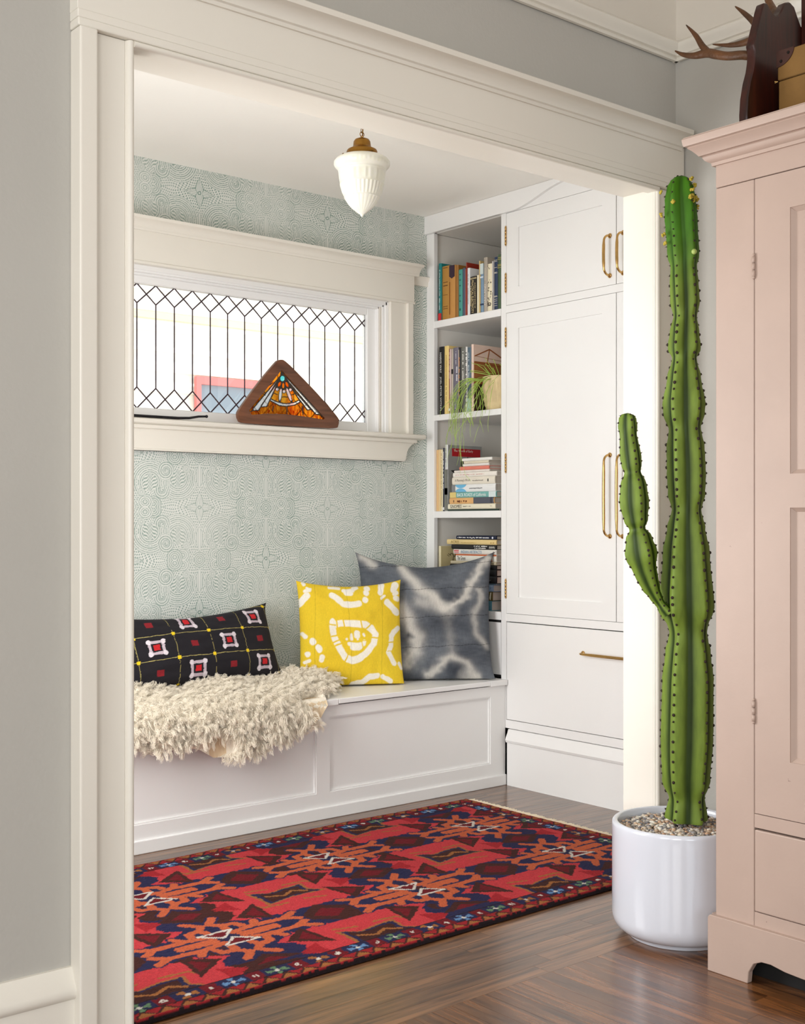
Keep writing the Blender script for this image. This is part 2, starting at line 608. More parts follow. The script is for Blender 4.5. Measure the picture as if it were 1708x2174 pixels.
def wallpaper_ink(X, Z):
    a = X - 2.503
    b = Z - 1.187
    A = np.abs(((a + WP_W) % (2 * WP_W)) - WP_W)
    B = np.abs(((b + WP_H) % (2 * WP_H)) - WP_H)
    # second half of the cell by half-turn symmetry
    flip = (A / WP_W + B / WP_H) > 1.0
    A2 = WP_W - A
    B2 = WP_H - B
    # dotted ground, rows bent around the motifs
    per = 0.0092
    bend = 0.006 * np.sin(A * 42) + 0.005 * np.sin(B * 55 + A * 20)
    row = np.floor((B + bend) / (per * 0.87))
    fx = ((A + bend * 0.7 + (row % 2) * per * 0.5) / per) % 1.0 - 0.5
    fy = ((B + bend) / (per * 0.87)) % 1.0 - 0.5
    rr = np.sqrt((fx * per) ** 2 + (fy * per * 0.87) ** 2)
    ink = 1 - sstep(0.0020, 0.0033, rr)

    def put(mask, val):
        nonlocal ink
        ink = np.where(mask, val, ink)

    for (a_, b_) in ((A, B), (A2, B2)):
        # fan leaf with hatching
        dx, dy = a_ - 0.0757, b_ - 0.190
        r = np.hypot(dx, dy * 1.15)
        th = np.arctan2(dy, dx)
        put(r < 0.034, stripes(r, 0.0086, 0.42) * np.where((r > 0.017) & (r < 0.0255), stripes(th, 0.30, 0.55), 1.0))
        # wave: arc swept round the hatch, bands of line / dot / line
        dx, dy = a_ - 0.097, b_ - 0.115
        r = np.hypot(dx, dy)
        th = np.arctan2(dy, dx)
        arc = (r > 0.034) & (r < 0.090) & ((th < 0.35) | (th > 2.65)) & (a_ > 0.012)
        k = (r - 0.034) / 0.0080
        line = stripes(r - 0.034, 0.0080, 0.42)
        dots = line * stripes(th * r, 0.0062, 0.6)
        val = np.where((np.floor(k) == 2) | (np.floor(k) == 5), dots, line)
        put(arc, val)
        # teeth within the arc
        teeth = (r <= 0.034)
        put(teeth, stripes(dx * 0.75 + dy * 0.65 + 0.004 * np.sin(dx * 160), 0.0085, 0.45) * (0.55 + 0.45 * stripes(dx * 0.65 - dy * 0.75, 0.017, 0.8)))
        # spiral eye
        dx, dy = a_ - 0.166, b_ - 0.066
        r = np.hypot(dx, dy)
        th = np.arctan2(dy, dx)
        sp = stripes(r - th * 0.0016, 0.0088, 0.42)
        sp = np.where((r > 0.008) & (r < 0.0165), stripes(th, 0.42, 0.5), sp)
        put(r < 0.036, sp)
        # rosette
        dx, dy = a_ - 0.060, b_ - 0.152
        r = np.hypot(dx, dy)
        th = np.arctan2(dy, dx)
        ro = np.where(r < 0.007, (np.abs(r - 0.005) < 0.0018) * 1.0, stripes(th, 0.52, 0.5))
        put(r < 0.0165, 0.5 * np.maximum(ro, (np.abs(r - 0.0155) < 0.0018) * 1.0))
        # scallop shells between the waves
        dx, dy = a_ - 0.205, b_ - 0.012
        r = np.hypot(dx, dy * 1.1)
        put((r < 0.034) & (dy > -0.02), stripes(r, 0.0082, 0.45))
        # vertical leaf column above / below the flower
        t = b_ / 0.10
        wid = 0.017 * np.sin(np.clip((b_ - 0.075) / 0.10, 0, 1) * PI)
        m_ = (a_ < wid) & (b_ > 0.075) & (b_ < 0.175)
        put(m_, np.maximum(stripes(a_ + 0.002, 0.0075, 0.36) * 0.7, (np.abs(a_ - wid) < 0.0016) * 0.5))
        put((a_ < 0.024) & (b_ >= 0.175), stripes(np.hypot(a_, b_ - WP_H * 1.0), 0.0075, 0.42))
        # four petals
        for (p, q, L, Wd) in ((a_, b_, 0.070, 0.017), (b_, a_, 0.062, 0.019)):
            s = np.clip(p / L, 0, 1)
            w_ = Wd * np.sin(np.sqrt(s) * PI) ** 0.9
            mm = (p < L) & (q < w_)
            e = np.abs(q - w_) < 0.0022
            put(mm, np.maximum(stripes(q / np.maximum(w_, 1e-4), 0.40, 0.36) * 0.75, e * 0.9))
        r = np.hypot(a_, b_)
        put(r < 0.009, (np.abs(r - 0.006) < 0.0022) * 1.0)
    return ink


def wallpaper_patch(x0, x1, z0, z1, st=0.0022):
    nx = max(2, int((x1 - x0) / st)); nz = max(2, int((z1 - z0) / st))
    xs = np.linspace(x0, x1, nx); zs = np.linspace(z0, z1, nz)
    X, Z = np.meshgrid(xs, zs, indexing='ij')
    ink = wallpaper_ink(X, Z)[..., None]
    paper = linn((226, 228, 222)); dark = linn((80, 124, 110))
    wob = 0.85 + 0.15 * np.sin(X * 9 + 1) * np.sin(Z * 7)
    col = paper * (1 - ink * 0.82 * wob[..., None]) + dark * (ink * 0.82 * wob[..., None])
    Pn = np.stack([X, np.full_like(X, YW - 0.0015), Z], -1)
    return grid_mesh('wallpaper', Pn, col, M_wallpaper, wb, smooth=False)


wallpaper_patch(2.15, 3.706, 2.262, ZC)
wallpaper_patch(2.12, 3.706, 0.452, 1.412)
wallpaper_patch(3.580, 3.706, 1.412, 2.262)
# left of the view from the doorway
wallpaper_patch(XL, 2.15, 2.262, ZC, 0.0036)
wallpaper_patch(XL, 2.12, 0.452, 1.412, 0.0036)
wallpaper_patch(XL, 1.81, 1.412, 2.262, 0.0036)

# ------------------------------------------------------------------ cased opening
# jambs and soffit lining
struct('trim_jamb_right', MB().box(XJ1, XJ1 + 0.012, YF - 0.0198, YB_, 0, ZS + 0.012), M_trim, bevel=0.001)
struct('trim_jamb_left', MB().box(XJ0 - 0.012, XJ0, YF - 0.0198, YB_, 0, ZS + 0.012), M_trim, bevel=0.001)
struct('trim_soffit', MB().box(XJ0, XJ1, YF - 0.03, YB_, ZS, ZS + 0.012), M_trim, bevel=0.001)


def casing(name, xo, xs, xi, xe, z1):
    """xo outer edge, xs step of the backband, xi start of the bead, xe opening edge"""
    r = struct_root(name, ((xo + xe) / 2, YF, 0))
    s = 1 if xe > xo else -1
    obj('board', MB().box(xs - 0.003 * s, xi, YF - 0.026, YF, 0, z1), M_trim, r, bevel=0.001)
    obj('backband', MB().box(xo, xs, YF - 0.046, YF, 0, z1), M_trim, r, bevel=0.004, seg=3)
    # bead: half round between two fillets
    poly = []
    w = abs(xe - xi)
    for i in range(13):
        a = PI * i / 12
        poly.append(((xi + xe) / 2 - math.cos(a) * w * 0.42 * s, YF - 0.026 - math.sin(a) * w * 0.55))
    poly = [(xi, YF - 0.02)] + [(xi, YF - 0.026)] + poly + [(xe, YF - 0.026), (xe, YF - 0.02)]
    smooth_by_angle(obj('bead', MB().prism(poly, 'z', 0, z1), M_trim, r), 40)
    return r


casing('trim_casing_left', 1.046, 1.084, 1.152, XJ0, 2.10)
casing('trim_casing_right', XR - 0.001, 2.93, XJ1 + 0.018, XJ1, 2.10)
hd = struct_root('trim_header', (2.0, YF, 2.1))
obj('fascia', MB().box(1.045, 2.962, YF - 0.036, YF, 2.135, 2.235), M_trim, hd, bevel=0.001)
obj('lower_band', MB().box(1.045, 2.962, YF - 0.040, YF, 2.101, 2.118), M_trim, hd, bevel=0.003, seg=2)
obj('fillet', MB().box(1.045, 2.962, YF - 0.038, YF, 2.118, 2.135), M_trim, hd, bevel=0.002, seg=2)
poly = [(YF, 2.088), (YF - 0.03, 2.088)]
for i in range(9):
    a = -PI / 2 + PI * i / 8
    poly.append((YF - 0.034 - 0.0065 * math.cos(a), 2.0945 + 0.0065 * math.sin(a)))
poly += [(YF, 2.101)]
smooth_by_angle(obj('roll', MB().prism(poly, 'x', XJ0 - 0.004, XJ1 + 0.004), M_trim, hd), 40)
crown = [(YF, 2.222), (YF - 0.042, 2.222), (YF - 0.044, 2.230), (YF - 0.050, 2.232)]
for i in range(7):
    a = PI / 2 * i / 6
    crown.append((YF - 0.050 - 0.028 * (1 - math.cos(a)), 2.233 + 0.026 * math.sin(a)))
crown += [(YF - 0.084, 2.260), (YF - 0.086, 2.272), (YF - 0.080, 2.276), (YF, 2.279)]
smooth_by_angle(obj('crown', MB().prism(crown, 'x', 1.0, 2.944), M_trim, hd), 30)

# picture rail on both walls of the room
pr = [(0, 2.498), (0.010, 2.498), (0.013, 2.503), (0.010, 2.508), (0.018, 2.510), (0.022, 2.520), (0.030, 2.528), (0.034, 2.540),
      (0.026, 2.550), (0, 2.553)]
smooth_by_angle(struct('trim_picture_rail_front', MB().prism([(YF - 0.004 - a, z) for a, z in pr] , 'x', ROOM_X0, XR), M_trim), 50)
smooth_by_angle(struct('trim_picture_rail_right', MB().prism([(XR - 0.004 - a, z) for a, z in pr], 'y', ROOM_Y0, YF - 0.0), M_trim), 50)

# baseboard of the opening wall, left of the casing
bb = [(0, 0), (0.020, 0), (0.020, 0.182), (0.026, 0.186), (0.030, 0.196), (0.028, 0.206), (0.018, 0.222), (0.012, 0.238), (0.008, 0.243), (0, 0.243)]
smooth_by_angle(struct('baseboard_left', MB().prism([(YF - a, z) for a, z in bb], 'x', ROOM_X0, 1.052), M_trim), 40)
smooth_by_angle(struct('baseboard_right', MB().prism([(XR - a, z) for a, z in bb], 'y', ROOM_Y0, YF - 0.05), M_trim), 40)

# ------------------------------------------------------------------ leaded window
win = struct_root('window_1', (2.7, YW, 1.527))
obj('casing', MB().box(3.470, 3.593, YW - 0.026, YW, 1.527, 2.122).box(1.80, 1.89, YW - 0.026, YW, 1.527, 2.122), M_trim, win, bevel=0.002)
obj('backband', MB().box(3.560, 3.593, YW - 0.040, YW - 0.024, 1.527, 2.122), M_trim, win, bevel=0.002)
obj('head_board', MB().box(1.78, 3.604, YW - 0.034, YW, 2.122, 2.262), M_trim, win, bevel=0.002)
obj('head_bead', MB().box(1.779, 3.606, YW - 0.038, YW - 0.001, 2.1195, 2.132), M_trim, win, bevel=0.003, seg=2)
cw = [(YW, 2.248), (YW - 0.040, 2.248), (YW - 0.042, 2.256)]
for i in range(7):
    a = PI / 2 * i / 6
    cw.append((YW - 0.044 - 0.026 * (1 - math.cos(a)), 2.258 + 0.026 * math.sin(a)))
cw += [(YW - 0.076, 2.286), (YW - 0.078, 2.297), (YW, 2.299)]
smooth_by_angle(obj('head_crown', MB().prism(cw, 'x', 1.76, 3.626), M_trim, win), 30)
# stepped stops down to the sash
for i, (xi, xo, dy) in enumerate(((3.452, 3.471, 0.003), (3.438, 3.453, 0.010), (3.424, 3.439, 0.024))):
    obj('stop', MB().box(xi, xo, YW - 0.014 + dy, YW + 0.06, 1.527, 2.1185)
        .box(1.9, xi + 0.01, YW - 0.014 + dy, YW + 0.06, 2.106 - 0.008 * i - 0.004, 2.122 - 0.008 * i), M_white, win, bevel=0.002)
obj('stop', MB().box(1.888, 1.935, YW - 0.008, YW + 0.06, 1.527, 2.122), M_white, win, bevel=0.002)
GY = YW + 0.048
sash = MB().box(3.380, 3.428, GY - 0.018, GY + 0.02, 1.53, 2.10)
sash.box(1.93, 3.38, GY - 0.018, GY + 0.02, 2.058, 2.10).box(1.93, 3.38, GY - 0.018, GY + 0.02, 1.53, 1.574).box(1.93, 1.97, GY - 0.018, GY + 0.02, 1.574, 2.058)
obj('sash', sash, M_white, win, bevel=0.003)
# stool and apron
st = [(YW + 0.06, 1.505), (YW - 0.062, 1.505), (YW - 0.070, 1.509), (YW - 0.073, 1.516), (YW - 0.070, 1.523), (YW - 0.062, 1.527), (YW + 0.06, 1.527)]
smooth_by_angle(obj('stool', MB().prism(st, 'x', 1.74, 3.640), M_trim, win), 40)
ap = [(1.76, 1.505), (1.76, 1.404), (3.545, 1.404), (3.556, 1.410), (3.560, 1.425), (3.563, 1.445), (3.575, 1.466), (3.596, 1.483), (3.606, 1.487), (3.608, 1.505)]
smooth_by_angle(obj('apron', MB().prism(ap, 'y', YW - 0.030, YW), M_trim, win, bevel=0.0015), 40)
obj('apron_bead', MB().box(1.76, 3.612, YW - 0.046, YW, 1.488, 1.505), M_trim, win, bevel=0.004, seg=2)
obj('apron_foot', MB().box(1.76, 3.548, YW - 0.033, YW, 1.404, 1.412), M_trim, win, bevel=0.002)

# leaded lights: panes and cames
kx = [3.323 - 0.0823 * k for k in range(17)]
gx0, gx1 = 1.965, 3.385
zt, zb = 2.060, 1.573
zn_t, zn_b = 2.022, 1.616       # crossing height
zv_t, zv_b = 1.984, 1.655       # ends of the straight cames
hw = 0.0823 / 2


def clip_poly(poly, x0, x1):
    def cl(ps, inside, inter):
        out = []
        for i in range(len(ps)):
            a, b = ps[i - 1], ps[i]
            ia, ib = inside(a), inside(b)
            if ib:
                if not ia: out.append(inter(a, b))
                out.append(b)
            elif ia:
                out.append(inter(a, b))
        return out

    def at(x):
        return lambda a, b: (x, a[1] + (b[1] - a[1]) * (x - a[0]) / (b[0] - a[0]))
    poly = cl(poly, lambda p: p[0] >= x0 - 1e-9, at(x0))
    if not poly: return poly
    return cl(poly, lambda p: p[0] <= x1 + 1e-9, at(x1))


def shrink(poly, d=0.0012):
    cx = sum(p[0] for p in poly) / len(poly); cz = sum(p[1] for p in poly) / len(poly)
    out = []
    for p in poly:
        l = math.hypot(p[0] - cx, p[1] - cz)
        k = max(0.2, 1 - d / max(l, 1e-5))
        out.append((cx + (p[0] - cx) * k, cz + (p[1] - cz) * k))
    return out


def pane(poly):
    poly = clip_poly(poly, gx0, gx1)
    if len(poly) < 3: return
    if max(p[0] for p in poly) - min(p[0] for p in poly) < 0.006: return
    obj('pane', MB().prism(shrink(poly), 'y', GY - 0.0012, GY + 0.0012), M_pane, win)


cseg = []
for x_ in [kx[0] + 0.0823] + kx:
    pane([(x_ - hw, zn_t), (x_, zv_t), (x_ + hw, zn_t), (x_, zt)])
    pane([(x_ - hw, zn_b), (x_, zb), (x_ + hw, zn_b), (x_, zv_b)])
    xm = x_ - hw
    pane([(xm, zn_t), (xm + hw, zt), (xm - hw, zt)])
    pane([(xm, zn_b), (xm + hw, zb), (xm - hw, zb)])
    pane([(xm, zn_t), (xm - hw, zv_t), (xm - hw, zv_b), (xm, zn_b), (xm + hw, zv_b), (xm + hw, zv_t)])
    if x_ < gx1:
        cseg.append(((x_, zv_b), (x_, zv_t)))
    for (p, q) in (((x_, zv_t), (x_ - 2 * hw, zt)), ((x_, zv_t), (x_ + 2 * hw, zt)),
                   ((x_, zv_b), (x_ - 2 * hw, zb)), ((x_, zv_b), (x_ + 2 * hw, zb))):
        # clip to the glass
        (x0_, z0_), (x1_, z1_) = p, q
        if x0_ > gx1 and x1_ > gx1: continue
        if x1_ > gx1:
            t = (gx1 - x0_) / (x1_ - x0_); x1_, z1_ = gx1, z0_ + (z1_ - z0_) * t
        if x0_ > gx1:
            t = (gx1 - x1_) / (x0_ - x1_); x0_, z0_ = gx1, z1_ + (z0_ - z1_) * t
        if min(x0_, x1_) < gx0: continue
        cseg.append(((x0_, z0_), (x1_, z1_)))
cseg += [((gx1 - 0.003, zb), (gx1 - 0.003, zt)), ((gx0, zt), (gx1, zt)), ((gx0, zb), (gx1, zb))]
for (p, q) in cseg:
    obj('came', MB().tube([(p[0], GY, p[1]), (q[0], GY, q[1])], 0.0029, 5), M_came, win)

# short strip of moulding between window casing and bookcase
sm = [(YW, 2.216), (YW - 0.012, 2.216), (YW - 0.014, 2.235), (YW - 0.02, 2.242), (YW - 0.026, 2.257), (YW, 2.257)]
smooth_by_angle(struct('trim_wall_strip', MB().prism(sm, 'x', 3.606, XC + 0.002), M_trim), 40)

# ------------------------------------------------------------------ neighbour's house seen through the glass
struct('ground_outside', MB().box(-6, 14, YW + 0.14, 12, -0.25, -0.15), mat('pale_paving', (214, 208, 198), rough=0.9, var=0.08, vscale=3))
nb = thing('neighbour_house', 'pale clapboard house wall with a red window seen through the leaded glass', 'house', (4.5, 7.0, -0.15))
M_siding = mat('siding_paint', (250, 246, 232), rough=0.8, var=0.02, vscale=4)
M_redwin = mat('red_window_paint', (222, 128, 124), rough=0.6)
M_band = mat('cream_band', (240, 226, 186), rough=0.7)
z = 0.3
while z < 4.0:
    p = [(7.0, z), (6.975, z), (6.990, z + 0.128), (7.0, z + 0.128)]
    obj('siding_board', MB().prism(p, 'x', 2.2, 7.6), M_siding, nb)
    z += 0.128
obj('sheathing', MB().box(2.2, 7.6, 7.0, 7.08, -0.15, 4.0), M_siding, nb)
obj('band', MB().box(2.2, 7.6, 6.955, 6.972, 2.425, 2.455), M_band, nb)
wn = obj('window_frame', MB().box(4.04, 4.80, 6.94, 6.972, 2.03, 2.08).box(4.04, 4.075, 6.94, 6.972, 1.2, 2.03).box(4.765, 4.80, 6.94, 6.972, 1.2, 2.03), M_redwin, nb)
obj('pane', MB().box(4.075, 4.765, 6.962, 6.972, 1.2, 2.03), mat('far_glass', (150, 162, 172), rough=0.1), wn, local=False)

# ------------------------------------------------------------------ storage bench
bn = thing('storage_bench', 'long white built-in storage bench with framed front panels below the wallpaper', 'bench', (2.4, 4.0, 0))
BX0, BX1 = XL + 0.002, XC - 0.002
fy = YBEN
obj('carcass', MB().box(BX0, BX1, fy + 0.012, YW - 0.003, 0.0, 0.428), M_white, bn)
obj('kick_board', MB().box(BX0, BX1, fy - 0.010, fy + 0.011, 0.0, 0.046), M_white, bn, bevel=0.003, seg=2)
fr = MB()
fr.box(BX0, BX1, fy, fy + 0.012, 0.046, 0.098).box(BX0, BX1, fy, fy + 0.012, 0.385, 0.428)
for a, b in ((BX0, 1.15), (1.75, 1.82), (2.706, 2.768), (3.616, BX1)):
    fr.box(a, b, fy, fy + 0.012, 0.098, 0.385)
obj('face_frame', fr, M_white, bn)
for a, b in ((1.15, 1.75), (1.82, 2.706), (2.768, 3.616)):
    mb = MB()
    w = 0.006
    mb.prism([(a, 0.098), (b, 0.098), (b - w, 0.098 + w), (a + w, 0.098 + w)], 'y', fy + 0.004, fy + 0.012)
    mb.prism([(a, 0.385), (b, 0.385), (b - w, 0.385 - w), (a + w, 0.385 - w)], 'y', fy + 0.004, fy + 0.012)
    mb.prism([(a, 0.098), (a, 0.385), (a + w, 0.385 - w), (a + w, 0.098 + w)], 'y', fy + 0.004, fy + 0.012)
    mb.prism([(b, 0.098), (b, 0.385), (b - w, 0.385 - w), (b - w, 0.098 + w)], 'y', fy + 0.004, fy + 0.012)
    obj('panel_moulding', mb, M_white, bn)
obj('lid_gap', MB().box(BX0 + 0.01, 3.60, fy + 0.002, fy + 0.05, 0.428, 0.4325), M_dark, bn)
for a, b in ((BX0, 1.80), (1.802, 2.72), (2.80, 3.601)):
    obj('lid', MB().box(a, b, fy - 0.016, 4.20, 0.433, 0.453), M_white, bn, bevel=0.003, seg=2)
obj('fixed_top', MB().box(2.722, 2.798, fy - 0.016, 4.20, 0.429, 0.453).box(3.603, BX1, fy - 0.016, 4.20, 0.429, 0.453)
    .box(BX0, BX1, 4.202, YW - 0.003, 0.429, 0.453), M_white, bn, bevel=0.002)

# ------------------------------------------------------------------ bookcase
bk = thing('bookcase', 'white built-in bookcase with four open shelves in the corner above the bench', 'bookcase', (XC + 0.2, 4.0, 0.453))
XB = 4.22   # back of the bookcase
Y0b, Y1b = 3.790, 4.226
obj('stile', MB().box(XC, XC + 0.022, Y1b, YW - 0.002, 0.455, 2.457), M_white, bk, bevel=0.001)
obj('side_panel', MB().box(XC + 0.022, XB, Y1b + 0.012, YW - 0.002, 0.455, 2.457), M_shelf_shade, bk)
obj('side_panel', MB().box(XC + 0.0225, XB, Y0b - 0.0018, Y0b - 0.0003, 0.455, 2.457), M_shelf_shade, bk)
obj('back_panel', MB().box(XB, XB + 0.012, Y0b - 0.0018, YW - 0.002, 0.455, 2.457), M_shelf_shade, bk)
obj('top_panel', MB().box(XC + 0.022, XB, Y0b, Y1b + 0.011, 2.458, 2.475), M_shelf_shade, bk)
SHELVES = [(2.020, 2.052), (1.594, 1.621), (1.148, 1.179), (0.705, 0.740)]
for z0, z1 in SHELVES:
    obj('shelf', MB().box(XC + 0.001, XB - 0.001, Y0b + 0.0005, Y1b + 0.0105, z0, z1), M_white, bk, bevel=0.0015)
cd = obj('cupboard_door', MB().box(XC + 0.003, XC + 0.02, Y0b + 0.003, Y1b - 0.003, 0.468, 0.694), M_white, bk, bevel=0.001)
obj('cupboard_shadow_gap', MB().box(XC + 0.012, XC + 0.021, Y0b, Y1b, 0.457, 0.704), M_dark, bk)

# ------------------------------------------------------------------ tall cabinet
tc_ = thing('tall_cabinet', 'tall white built-in cabinet with panelled doors, brass pulls and a deep drawer', 'cabinet', (4.0, 3.1, 0))
YA, YZ = YB_ + 0.002, 3.7875
obj('carcass', MB().box(XC + 0.024, XE - 0.002, YA, YZ - 0.014, 0.0, 2.455), M_dark, tc_)
ff = MB().box(XC, XC + 0.022, 3.757, YZ - 0.0005, 0.244, 2.457)
for z0, z1 in ((2.0275, 2.0595), (0.7025, 0.7355), (0.244, 0.279)):
    ff.box(XC, XC + 0.022, YA + 0.04, 3.757, z0, z1)
ff.box(XC, XC + 0.022, YA, YA + 0.04, 0.244, 2.457)
obj('face_frame', ff, M_white, tc_, bevel=0.0008)
# moulded base
bbm = [(XC + 0.022, 0.0), (XC - 0.006, 0.0), (XC - 0.006, 0.182), (XC - 0.013, 0.185), (XC - 0.017, 0.195), (XC - 0.013, 0.206), (XC - 0.004, 0.224),
       (XC + 0.002, 0.240), (XC + 0.022, 0.243)]
smooth_by_angle(obj('baseboard', MB().prism(bbm, 'y', YA, 3.745), M_white, tc_), 40)
# shaped frieze
fz = [(YZ, 2.457), (3.715, 2.457)]
for i in range(1, 13):
    t = i / 12
    s_ = t * t * (3 - 2 * t)
    fz.append((3.715 - 0.32 * t, 2.457 + 0.066 * s_))
fz += [(2.9, 2.525), (YA, 2.525), (YA, ZC - 0.001), (YW - 0.002, ZC - 0.001), (YW - 0.002, 2.4575), (YZ, 2.4575)]
fzr = struct_root('trim_frieze', (XC, 3.3, 2.5))
obj('shaped_board', MB().prism(fz[::-1], 'x', XC - 0.014, XC + 0.002), M_white, fzr)
obj('backing', MB().box(XC + 0.002, XC + 0.02, YA, YW - 0.002, 2.4765, ZC - 0.001).box(XC + 0.002, XC + 0.02, YA, 3.77, 2.4575, 2.4765), M_white, fzr)


def shaker(name, y0, y1, z0, z1, parent, fw=0.071, rec=0.007, label=None):
    g = 0.0015
    y0 += g; y1 -= g; z0 += g; z1 -= g
    mb = MB()
    mb.box(XC + 0.001, XC + 0.021, y0, y0 + fw, z0, z1).box(XC + 0.001, XC + 0.021, y1 - fw, y1, z0, z1)
    mb.box(XC + 0.001, XC + 0.021, y0 + fw, y1 - fw, z0, z0 + fw).box(XC + 0.001, XC + 0.021, y0 + fw, y1 - fw, z1 - fw, z1)
    d = obj(name, mb, M_white, parent)
    obj('panel', MB().box(XC + 0.001 + rec, XC + 0.015, y0 + fw - 0.001, y1 - fw + 0.001, z0 + fw - 0.001, z1 - fw + 0.001), M_white, d)
    return d


def pull(parent, p0, p1, out=0.036):
    """arched brass pull between two round feet; p = (y, z)"""
    a = Vector((XC, p0[0], p0[1])); b = Vector((XC, p1[0], p1[1]))
    mb = MB()
    for p in (a, b):
        n = 14
        prof = [(0.0, 0.0), (0.0098, 0.0), (0.0098, 0.002), (0.0078, 0.004), (0.0062, 0.005), (0.005, 0.008), (0.0, 0.0095)]
        vs, fs = [], []
        for (r_, h_) in prof:
            for k in range(n):
                t = 2 * PI * k / n
                vs.append((p.x - h_, p.y + r_ * math.cos(t), p.z + r_ * math.sin(t)))
        for i in range(len(prof) - 1):
            for k in range(n):
                fs.append((i * n + k, i * n + (k + 1) % n, (i + 1) * n + (k + 1) % n, (i + 1) * n + k))
        mb.add(vs, fs)
    L = (b - a).length
    d = (b - a).normalized()
    pts, rs = [], []
    c = min(0.03, L * 0.2)
    for i in range(7):
        t = i / 6 * PI / 2
        pts.append(a + d * (c * (1 - math.cos(t)) * 0.9) + Vector((-0.006 - (out - 0.006) * math.sin(t), 0, 0)))
        rs.append(0.0046)
    for i in range(1, 6):
        pts.append(a + d * (c * 0.9 + (L - 1.8 * c) * i / 6) + Vector((-out - 0.002 * math.sin(PI * i / 6), 0, 0)))
        rs.append(0.0062)
    for i in range(6, -1, -1):
        t = i / 6 * PI / 2
        pts.append(b - d * (c * (1 - math.cos(t)) * 0.9) + Vector((-0.006 - (out - 0.006) * math.sin(t), 0, 0)))
        rs.append(0.0046)
    mb.tube(pts, rs, 8)
    o = obj('handle', mb, M_brass, parent, smooth=True)
    o['label'] = 'polished brass pull'
    return o


def hinge(parent, yy, z0, z1):
    mb = MB()
    n = 5
    for i in range(n):
        a = z0 + (z1 - z0) * i / n; b = z0 + (z1 - z0) * (i + 1) / n
        mb.tube([(XC - 0.003, yy, a + 0.0006), (XC - 0.003, yy, b - 0.0006)], 0.0042, 8)
    for zz, s in ((z0, -1), (z1, 1)):
        mb.tube([(XC - 0.003, yy, zz), (XC - 0.003, yy, zz + s * 0.005)], [0.0036, 0.0022], 8)
    o = obj('hinge', mb, M_brass, parent, smooth=True)
    o['label'] = 'brass butt hinge'


d1 = shaker('door', 3.1455, 3.757, 2.0595, 2.457, tc_)
d2 = shaker('door', 2.53, 3.1445, 2.0595, 2.457, tc_)
d3 = shaker('door', 3.1455, 3.757, 0.7355, 2.0275, tc_)
d4 = shaker('door', 2.53, 3.1445, 0.7355, 2.0275, tc_)
pull(d1, (3.177, 2.098), (3.177, 2.255))
pull(d2, (3.110, 2.098), (3.110, 2.255))
pull(d3, (3.177, 1.072), (3.177, 1.392))
pull(d4, (3.112, 1.072), (3.112, 1.392))
for z0, z1 in ((2.321, 2.397), (2.119, 2.195)):
    hinge(d1, 3.7565, z0, z1)
for z0, z1 in ((1.885, 1.961), (1.344, 1.420), (0.805, 0.880)):
    hinge(d3, 3.7565, z0, z1)
dr = obj('drawer', MB().box(XC + 0.0015, XC + 0.021, 2.55, 3.7545, 0.2815, 0.6985), M_white, tc_, bevel=0.001)
pull(dr, (3.317, 0.600), (2.99, 0.600), out=0.034)

# ------------------------------------------------------------------ pendant lamp
lp = thing('pendant_lamp', 'white ribbed opal glass acorn pendant with brass gallery hanging on a chain', 'lamp', (2.548, 3.278, 2.162))
L0 = (2.548, 3.278, 2.162)
M_opal = mat('opal_glass', (250, 246, 232), rough=0.28, sss=0.6, spec=0.5)
shade_prof = [(0.0, 0.0), (0.003, 0.002), (0.006, 0.008), (0.018, 0.017), (0.034, 0.030), (0.048, 0.046), (0.059, 0.064), (0.0605, 0.066), (0.060, 0.068),
              (0.068, 0.086), (0.0745, 0.108), (0.0755, 0.111), (0.075, 0.114), (0.0785, 0.135), (0.080, 0.152), (0.0815, 0.155), (0.082, 0.160), (0.0915, 0.170), (0.0950, 0.178), (0.0945, 0.186),
              (0.088, 0.195), (0.074, 0.203), (0.056, 0.208), (0.048, 0.209), (0.046, 0.216)]
fine = []
for (a, b) in zip(shade_prof[:-1], shade_prof[1:]):
    for i in range(3):
        fine.append((a[0] + (b[0] - a[0]) * i / 3, a[1] + (b[1] - a[1]) * i / 3))
fine.append(shade_prof[-1])
mb = MB()
vs, fs, seg = [], [], 192
for (r, z) in fine:
    for k in range(seg):
        a = 2 * PI * k / seg
        rr = r
        if 0.004 < z < 0.066: rr *= 1 + 0.020 * abs(math.sin(12 * a)) * min(1, (z - 0.004) / 0.02)
        elif 0.069 < z < 0.110: rr *= 1 + 0.014 * math.cos(32 * a)
        elif 0.116 < z < 0.150: rr *= 1 + 0.012 * math.cos(24 * a) * (1 if (int(12 * a / PI) % 2 == 0) else 0.4)
        elif 0.172 < z < 0.196: rr *= 1 + 0.010 * abs(math.sin(20 * a))
        vs.append((L0[0] + rr * math.cos(a), L0[1] + rr * math.sin(a), L0[2] + z))
for i in range(len(fine) - 1):
    for k in range(seg):
        fs.append((i * seg + k, i * seg + (k + 1) % seg, (i + 1) * seg + (k + 1) % seg, (i + 1) * seg + k))
mb.add(vs, fs)
obj('shade', mb, M_opal, lp, smooth=True)
gal = [(0.050, 0.203), (0.0525, 0.205), (0.0525, 0.222), (0.050, 0.227), (0.040, 0.232), (0.032, 0.236), (0.030, 0.244), (0.0285, 0.256), (0.024, 0.263), (0.014, 0.267), (0.005, 0.268), (0.0, 0.268)]
obj('gallery', MB().lathe(gal, L0, 40), M_agedbrass, lp, smooth=True)
